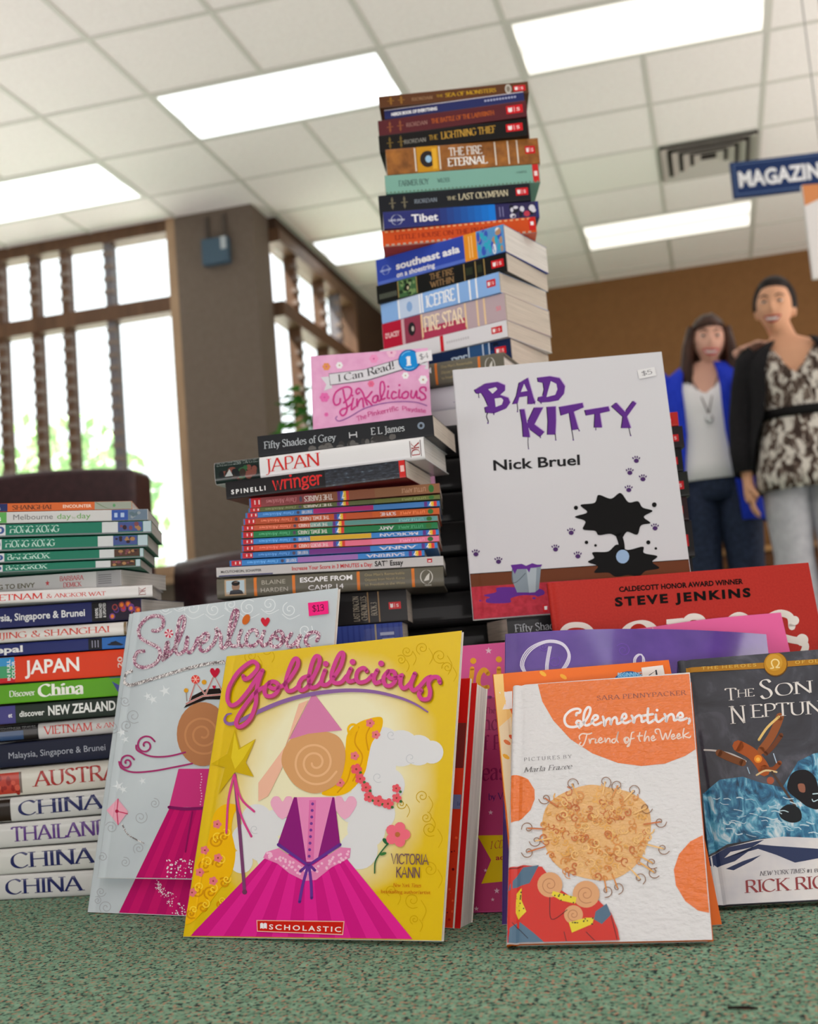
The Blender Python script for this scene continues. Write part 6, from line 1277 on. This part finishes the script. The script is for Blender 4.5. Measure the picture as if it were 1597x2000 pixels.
# potted plant by the side window
p = atd(622, 1000, 6.6)
r = empty('potted_plant', (p.x, p.y, 0), 'leafy green potted plant in front of the side window', 'plant')
mb = MB(); mb.tube([(0, 0, 0), (0, 0, .32), (0, 0, .36)], [.14, .19, .2], mat((120, 70, 50), .7), 20); mb.build('pot', r)
mb = MB(); rg = random.Random(5)
for k in range(5): a = k*1.257; mb.tube([(0, 0, .3), (.05*math.cos(a), .05*math.sin(a), .8), (.14*math.cos(a), .14*math.sin(a), 1.35)], [.016, .012, .007], mat((92, 78, 56), .8), 6)
mb.build('stem', r)
g1, g2 = mat((52, 110, 40), .45), mat((84, 148, 56), .45); mb = MB()
for k in range(260):
    z = rg.uniform(.75, 1.68); a = rg.uniform(0, 6.283); q = rg.uniform(.02, .2)*(1.15-abs(z-1.2)*.8); c = Vector((q*math.cos(a), q*math.sin(a), z)); d = Vector((math.cos(a+rg.uniform(-.8, .8)), math.sin(a+rg.uniform(-.8, .8)), rg.uniform(-.5, .4))).normalized(); s_ = d.cross(UP).normalized(); l = rg.uniform(.09, .15)
    mb.add([c, c+d*l*.4+s_*l*.2+UP*.012, c+d*l-UP*.02, c+d*l*.4-s_*l*.2+UP*.012], [(0, 1, 2), (0, 2, 3)], rg.choice((g1, g2)))
mb.build('foliage', r)
# low wooden table against the far wall
r = empty('side_table', (.1, 9.3, 0), 'low wooden table with pale top behind the woman in jeans', 'table')
mb = MB(); mb.box((-.7, -.3, .72), (.7, .3, .76), mat((170, 128, 84), .5)); mb.build('tabletop', r, bevel=.005); mb = MB(); mb.box((-.62, -.26, .62), (.62, .26, .72), mat((96, 62, 38), .5)); mb.build('apron', r)
for sx in (-1, 1):
    for sy in (-1, 1): mb = MB(); mb.box((sx*.6-.03, sy*.24-.03, 0), (sx*.6+.03, sy*.24+.03, .62), mat((96, 62, 38), .5)); mb.build('leg', r)
# dark scrap on the carpet
p = onz(1452, 1973, 0)
mb = MB(); mb.tube([(-.009, .001, .0012), (0, 0, .0016), (.008, -.0008, .0012)], [.0007, .001, .0006], mat((52, 34, 32), .8), 7); o = mb.build('wood_splinter'); o.location = (p.x, p.y, 0); tag(o, 'tiny dark splinter lying on the green carpet at the bottom right', 'splinter')

# ------------------------------------------------------------------ the two women
def remesh(o, vox, sm=6):
    m = o.modifiers.new('r', 'REMESH'); m.mode = 'VOXEL'; m.voxel_size = vox; m.use_smooth_shade = True
    s = o.modifiers.new('s', 'SMOOTH'); s.factor = .5; s.iterations = sm
    dg = bpy.context.evaluated_depsgraph_get(); me = bpy.data.meshes.new_from_object(o.evaluated_get(dg))
    o.modifiers.clear(); o.data = me; return o
def lobe(d, c, k): return math.exp(-((d-Vector(c).normalized()).length/k)**2)
def head_fn(p, d):
    """face towards -y"""
    q = Vector(p)
    if d.z < .1: t = (.1-d.z)/1.1; q.x *= 1-.34*t**1.3; q.y *= 1-(.1 if d.y < 0 else .35)*t
    if d.y < 0: q.y *= .95
    q.y -= .022*lobe(d, (0, -1, -.16), .17)+.012*lobe(d, (0, -1, .02), .12)
    for s in (-1, 1): q.y += .011*lobe(d, (s*.36, -1, .1), .2); q.y -= .008*lobe(d, (s*.5, -1, -.28), .28)
    q.y -= .007*lobe(d, (0, -1, -.5), .2)+.012*lobe(d, (0, -1, -.95), .26)
    return q
def arm_pts(mb, pts, m, rr): mb.tube(pts, rr, m, 12)
def hand(mb, w, d, s, pn, m, spread=.12, curl=.35):
    """palm and five fingers: wrist w, pointing d, thumb side s, palm normal pn"""
    d, s, pn = Vector(d).normalized(), Vector(s).normalized(), Vector(pn).normalized(); w = Vector(w)
    mb.tube([w-d*.02, w+d*.02, w+d*.055, w+d*.085], [(.022, .018), (.03, .016), (.038, .015), (.036, .012)] if abs(s.x) > .5 else [.02, .024, .027, .022], m, 12)
    for k, (o_, l, r) in enumerate(((.029, .068, .0082), (.01, .077, .0086), (-.01, .071, .0082), (-.028, .056, .0074))):
        b = w+d*.08+s*o_; f = (d+s*(1.5-k)*spread*.5).normalized()
        p1 = b+f*l*.45; f2 = (f+pn*curl).normalized(); p2 = p1+f2*l*.32; f3 = (f2+pn*curl).normalized(); p3 = p2+f3*l*.25
        mb.tube([b-f*.02, b, p1, p2, p3], [r, r*1.05, r, r*.92, r*.7], m, 8)
    b = w+d*.025+s*.024; t = (d*.65+s*.75+pn*.25).normalized(); p1 = b+t*.036; t2 = (d*.9+s*.35+pn*.3).normalized(); mb.tube([b-t*.015, b, p1, p1+t2*.03], [.013, .0125, .011, .008], m, 8)
def ring(cx, cy, z, a, b, n=28, p=2.3, a0=0, a1=2*math.pi):
    out = []
    for i in range(n):
        t = a0+(a1-a0)*i/(n if a1-a0 > 6.28 else n-1); c, s = math.cos(t), math.sin(t)
        out.append((cx+a*math.copysign(abs(c)**(2/p), c), cy+b*math.copysign(abs(s)**(2/p), s), z))
    return out
def solid(o, t): m = o.modifiers.new('thickness', 'SOLIDIFY'); m.thickness = t; m.offset = 1; return o
def face(root, hc, R, sk_lip, eye, brow, smile=1.0):
    """eyes, brows, lips and teeth on the front of the head (head centre hc, rotation R)"""
    Mh = Matrix.Translation(hc) @ R
    for s in (-1, 1):
        mb = MB(); mb.ell((s*.031, -.08, .012), (.0115, .007, .0052), mat((226, 222, 220), .3), 12, 8); e = mb.build('eye', root, Mh)
        mb = MB(); mb.ell((s*.031, -.0855, .012), (.0064, .0032, .005), mat(eye, .2), 10, 6); mb.build('iris', e)
        mb = MB(); mb.tube([(s*.014, -.091, .031), (s*.03, -.0905, .038), (s*.05, -.078, .032)], [.0028, .0034, .0018], mat(brow, .7), 8); mb.build('eyebrow', root, Mh)
    w_ = .033*smile; mb = MB()
    mb.tube([(-w_, -.082, -.049), (-w_*.5, -.0925, -.0535), (0, -.0955, -.055), (w_*.5, -.0925, -.0535), (w_, -.082, -.049)], [.002, .0042, .0048, .0042, .002], mat(sk_lip, .4), 8)
    mb.tube([(-w_, -.082, -.049), (-w_*.5, -.089, -.071), (0, -.0915, -.0765), (w_*.5, -.089, -.071), (w_, -.082, -.049)], [.002, .0046, .0054, .0046, .002], mat(sk_lip, .4), 8); mb.build('lips', root, Mh)
    mb = MB(); mb.loft([[(x*w_*.9, -.0955+.012*x*x, z) for x in [-.92+1.84*i/8 for i in range(9)]] for z in (-.0555, -.062, -.0685)], mat((236, 234, 230), .25), closed=False, caps=(False, False)); solid(mb.build('teeth', root, Mh), .002)
def person(x, y, rz, label): return empty('person', Matrix.Translation((x, y, 0)) @ Matrix.Rotation(rz, 4, 'Z'), label, 'person')
def body(root, sk, hc, R, arms, hips=.0, lean=0):
    mb = MB(); S = mat(sk, .5)
    mb.loft([ring(0, .0, .80, .155, .105), ring(0, 0, .88, .165, .115), ring(0, 0, .98, .145, .1), ring(0, -.005, 1.06, .125, .09), ring(0, -.008, 1.16, .145, .1), ring(0, -.006, 1.24, .16, .1), ring(0, 0, 1.31, .165, .082), ring(hc[0]*.3, .005, 1.355, .115, .062), ring(hc[0]*.6, .008, 1.388, .052, .05)], S)
    mb.tube([(hc[0]*.3, .012, 1.33), (hc[0]*.65, .004, 1.4), Vector(hc)+R.to_3x3() @ Vector((0, .01, -.05))], [.058, .05, .05], S, 14)
    h = MB(); vs0 = len(mb.v)
    mb.ell((0, 0, 0), (.074, .092, .112), S, 40, 30, fn=head_fn)
    for k in range(vs0, len(mb.v)): mb.v[k] = tuple(Vector(hc)+R.to_3x3() @ Vector(mb.v[k]))
    for s in (-1, 1): c = Vector(hc)+R.to_3x3() @ Vector((s*.074, .012, -.012)); mb.ell(c, (.012, .02, .03), S, 10, 8)
    for s in (-1, 1):
        mb.tube([(s*.085, 0, .86), (s*.09, -.005, .66), (s*.085, -.01, .46), (s*.085, .005, .28), (s*.085, .01, .08)], [.085, .078, .052, .05, .034], S, 14)
        mb.tube([(s*.085, .03, .04), (s*.085, -.06, .035), (s*.09, -.15, .024)], [(.04, .035), (.042, .03), (.038, .018)], S, 12)
    for a in arms: a(mb, S)
    o = mb.build('body', root); return remesh(o, .0052, 5)
def shoes(root, c):
    for s in (-1, 1): mb = MB(); mb.loft([[(s*.087+a*w_, b, z) for a, b in [(math.cos(t)*.048, -.05+math.sin(t)*.13) for t in [6.283*i/20 for i in range(20)]]] for z, w_ in ((0, 1), (.03, 1.02), (.06, .9), (.085, .72))], mat(c, .4)); mb.build('shoe', root)
def trousers(root, m, flare, zt=.99, name='trousers'):
    mb = MB(); n = 24
    mb.loft([ring(0, 0, z, a, b, n) for z, a, b in ((.765, .15, .112), (.8, .172, .124), (.88, .18, .13), (.95, .168, .12), (zt, .152, .11))], m, caps=(True, False))
    for s in (-1, 1): mb.loft([ring(s*.088, y, z, a, b, n, 2) for y, z, a, b in ((.01, .045, flare, flare*1.15), (.005, .25, flare*.97, flare*1.08), (-.008, .48, .075, .082), (0, .66, .09, .1), (0, .82, .094, .122))], m, caps=(False, False))
    return solid(mb.build(name, root), .004)
# --- taller dark-haired woman on the right
W1 = fl(1.635, 4.95); r1 = person(W1.x, W1.y, rad(-2), 'smiling person with short dark hair, black cardigan, patterned blouse and pale trousers'); W1h = Vector((-.05, -.012, 1.508)); R1 = Matrix.Rotation(rad(4), 4, 'Y') @ Matrix.Rotation(rad(-8), 4, 'Z')
wr1 = Vector((-.235, -.03, .795))
body(r1, (222, 168, 136), W1h, R1, [lambda mb, S: (mb.tube([(-.15, 0, 1.315), (-.195, .02, 1.2), (-.225, .03, 1.06), (-.24, 0, .93), wr1], [.05, .044, .037, .033, .022], S, 12), hand(mb, wr1, (.08, -.1, -1), (.2, -1, 0), (1, .1, 0), S)),
   lambda mb, S: (mb.tube([(.15, 0, 1.315), (.2, .02, 1.2), (.235, .03, 1.06), (.25, 0, .93), (.245, -.03, .795)], [.05, .044, .037, .033, .022], S, 12), hand(mb, (.245, -.03, .795), (-.05, -.1, -1), (-.2, -1, 0), (-1, .1, 0), S))])
face(r1, W1h, R1, (170, 70, 66), (40, 28, 24), (36, 26, 24), 1.05)
mb = MB(); hairm = noisy('near_black_hair', [(.35, (20, 16, 16)), (.65, (44, 34, 32))], 60, 4, .6, stretch=(1, 1, .2))
def cap1(p, d):
    q = Vector(p)*1.0
    if d.y < -.25 and d.z < .62: q = q*.8
    if d.z < -.25: q = q*.8
    return q
mb.ell((0, .01, .014), (.09, .108, .126), hairm, 32, 24, fn=cap1); mb.ell((0, .07, .075), (.05, .045, .045), hairm, 16, 12); mb.build('hair', r1, Matrix.Translation(W1h) @ R1)
trousers(r1, noisy('pale_grey_linen', [(.3, (186, 186, 196)), (.7, (206, 206, 214))], 30, 4, .7), .095)
blouse = noisy('brown_white_print', [(.42, (60, 46, 40)), (.5, (120, 104, 94)), (.56, (220, 214, 206))], 26, 3, .7, stretch=(1.4, 1.4, .8), dist=.8)
mb = MB(); mb.loft([ring(0, -.006, z, a, b, 32) for z, a, b in ((.74, .205, .155), (.82, .2, .15), (.92, .18, .13), (1.04, .145, .112), (1.09, .146, .112), (1.18, .166, .122), (1.27, .172, .114), (1.33, .13, .085))], blouse, caps=(False, False))
# V neckline: drop the front of the upper rings
for k in range(6*32, 8*32):
    x_, y_, z_ = mb.v[k]
    if y_ < 0: mb.v[k] = (x_, y_, z_-max(0, .14-abs(x_)*1.6)*(.9 if k >= 7*32 else .45))
solid(mb.build('blouse', r1), .004)
mb = MB(); mb.loft([ring(0, -.006, z, .152, .118, 28) for z in (1.035, 1.055, 1.075)], mat((26, 24, 26), .5), caps=(False, False)); solid(mb.build('sash', r1), .006)
blk = noisy('black_knit', [(.3, (22, 21, 24)), (.7, (34, 32, 36))], 80, 3, .85)
mb = MB(); g = []
for z, a, b, op in ((.84, .225, .16, 1.15), (.95, .215, .15, 1.0), (1.05, .195, .135, .8), (1.15, .19, .134, .66), (1.25, .195, .128, .58), (1.32, .172, .1, .5), (1.36, .105, .078, .62)): g.append(ring(0, .0, z, a, b, 30, 2.3, -math.pi/2+op, 1.5*math.pi-op))
mb.loft(g, blk, closed=False, caps=(False, False))
for s in (-1, 1): mb.tube([(s*.135, 0, 1.318), (s*.168, .005, 1.29), (s*.2, .02, 1.19), (s*.23, .03, 1.06), (s*.245, 0, .93), (s*.242, -.022, .83)], [.062, .066, .058, .052, .047, .042], blk, 16, caps=False)
solid(mb.build('cardigan', r1), .005); shoes(r1, (40, 34, 34))
# --- woman in blue
W2 = fl(1.355, 5.32); r2 = person(W2.x, W2.y, rad(0), 'smiling person with long brown hair, bright blue cardigan, white top and jeans'); W2h = Vector((.035, -.015, 1.47)); R2 = Matrix.Rotation(rad(5), 4, 'Y') @ Matrix.Rotation(rad(6), 4, 'Z')
wl = Vector((-.225, -.05, .77))
body(r2, (226, 176, 156), W2h, R2, [lambda mb, S: (mb.tube([(-.15, 0, 1.315), (-.2, .02, 1.2), (-.23, .03, 1.06), (-.24, -.01, .93), wl], [.05, .045, .038, .034, .022], S, 12), hand(mb, wl, (.08, -.12, -1), (.2, -1, 0), (1, .1, 0), S)),
   lambda mb, S: (mb.tube([(.15, 0, 1.315), (.19, .02, 1.22), (.215, -.03, 1.12), (.19, -.14, 1.24), (.15, -.235, 1.355)], [.05, .044, .04, .034, .023], S, 12), hand(mb, (.15, -.235, 1.355), (.75, -.55, .12), (-.5, -.7, .1), (.1, -.2, -1), S, curl=.3))])
face(r2, W2h, R2, (196, 84, 90), (70, 60, 54), (80, 54, 42), 1.1)
hb = noisy('brown_hair', [(.35, (40, 26, 22)), (.65, (78, 50, 40))], 50, 4, .35, stretch=(1.5, 1.5, .15)); mb = MB()
def cap2(p, d):
    q = Vector(p)
    if d.y < -.3 and d.z < .5: q *= .8
    return q
mb.ell((0, .006, .008), (.085, .103, .12), hb, 32, 24, fn=cap2)
for s in (-1, 1):
    for k in range(6):
        a = .2+k*.3; x0, y0 = s*.082*math.cos(a*.8-.3), -.03+.11*math.sin(a-.2)*.8
        mb.tube([(x0*.9, y0, .06), (x0*1.12, y0, -.03), (x0*1.22, y0-.012, -.12), (x0*1.2, y0-.02-.01*k, -.21), (x0*1.05, y0-.02, -.262)], [.02, .026, .028, .024, .008], hb, 8)
for k in range(6):
    pts = [Vector((.078*math.sin(a_)*math.cos(b_), -.097*math.cos(a_)*math.cos(b_), .115*math.sin(b_)+.006)) for a_, b_ in ((.5, 1.25-.02*k), (.25-.12*k, 1.0-.03*k), (-.05-.16*k, .72-.03*k), (-.35-.15*k, .42-.02*k))]
    mb.tube(pts, [.012, .012, .01, .004], hb, 8)
mb.build('hair', r2, Matrix.Translation(W2h) @ R2)
trousers(r2, noisy('dark_denim', [(.3, (30, 38, 58)), (.7, (48, 60, 86))], 60, 4, .8), .088, name='jeans')
wt = mat((246, 245, 250), .8); mb = MB(); mb.loft([ring(0, -.004, z, a, b, 32) for z, a, b in ((.85, .186, .136), (.93, .176, .126), (1.05, .142, .11), (1.16, .16, .122), (1.25, .166, .118), (1.3, .135, .095))], wt, caps=(False, False))
for k in range(4*32, 6*32):
    x_, y_, z_ = mb.v[k]
    if y_ < 0: mb.v[k] = (x_, y_, z_-max(0, .09-abs(x_)*1.0)*(.9 if k >= 5*32 else .3))
for s in (-1, 1): mb.tube([(s*.075, -.085, 1.27), (s*.08, -.05, 1.35), (s*.08, .02, 1.365), (s*.08, .08, 1.3)], .014, wt, 8)
solid(mb.build('tank_top', r2), .004)
bl = noisy('bright_blue_knit', [(.3, (24, 50, 196)), (.7, (40, 70, 220))], 60, 3, .8, stretch=(2, 2, .3)); mb = MB(); g = []
for z, a, b, op in ((.66, .2, .165, .75), (.74, .205, .162, .7), (.84, .205, .156, .62), (.94, .2, .148, .56), (1.05, .182, .136, .52), (1.16, .184, .136, .5), (1.25, .188, .128, .5), (1.32, .17, .1, .5), (1.365, .105, .078, .66)): g.append(ring(0, 0, z, a, b, 30, 2.3, -math.pi/2+op*.55, 1.5*math.pi-op))
mb.loft(g, bl, closed=False, caps=(False, False)); mb.tube([(-.135, 0, 1.318), (-.168, .005, 1.29), (-.2, .02, 1.2), (-.215, .025, 1.13)], [.062, .067, .06, .058], bl, 16, caps=False); mb.tube([(.135, 0, 1.318), (.165, .01, 1.29), (.192, .018, 1.22), (.212, -.02, 1.13)], [.062, .066, .06, .056], bl, 16, caps=False)
solid(mb.build('cardigan', r2), .005); shoes(r2, (50, 44, 42))
mb = MB(); nk = mat((120, 110, 110), .4, metal=.6); mb.tube([(-.07, .0, 1.372), (-.058, -.075, 1.31), (-.02, -.128, 1.2), (0, -.135, 1.13)], .0028, nk, 6); mb.tube([(.07, .0, 1.372), (.058, -.075, 1.31), (.02, -.128, 1.2), (0, -.135, 1.13)], .0028, nk, 6)
pn_ = mb.build('necklace', r2); mb = MB(); mb.ell((0, -.139, 1.11), (.018, .008, .022), mat((206, 208, 212), .2, metal=.5), 14, 8); mb.build('pendant', pn_)
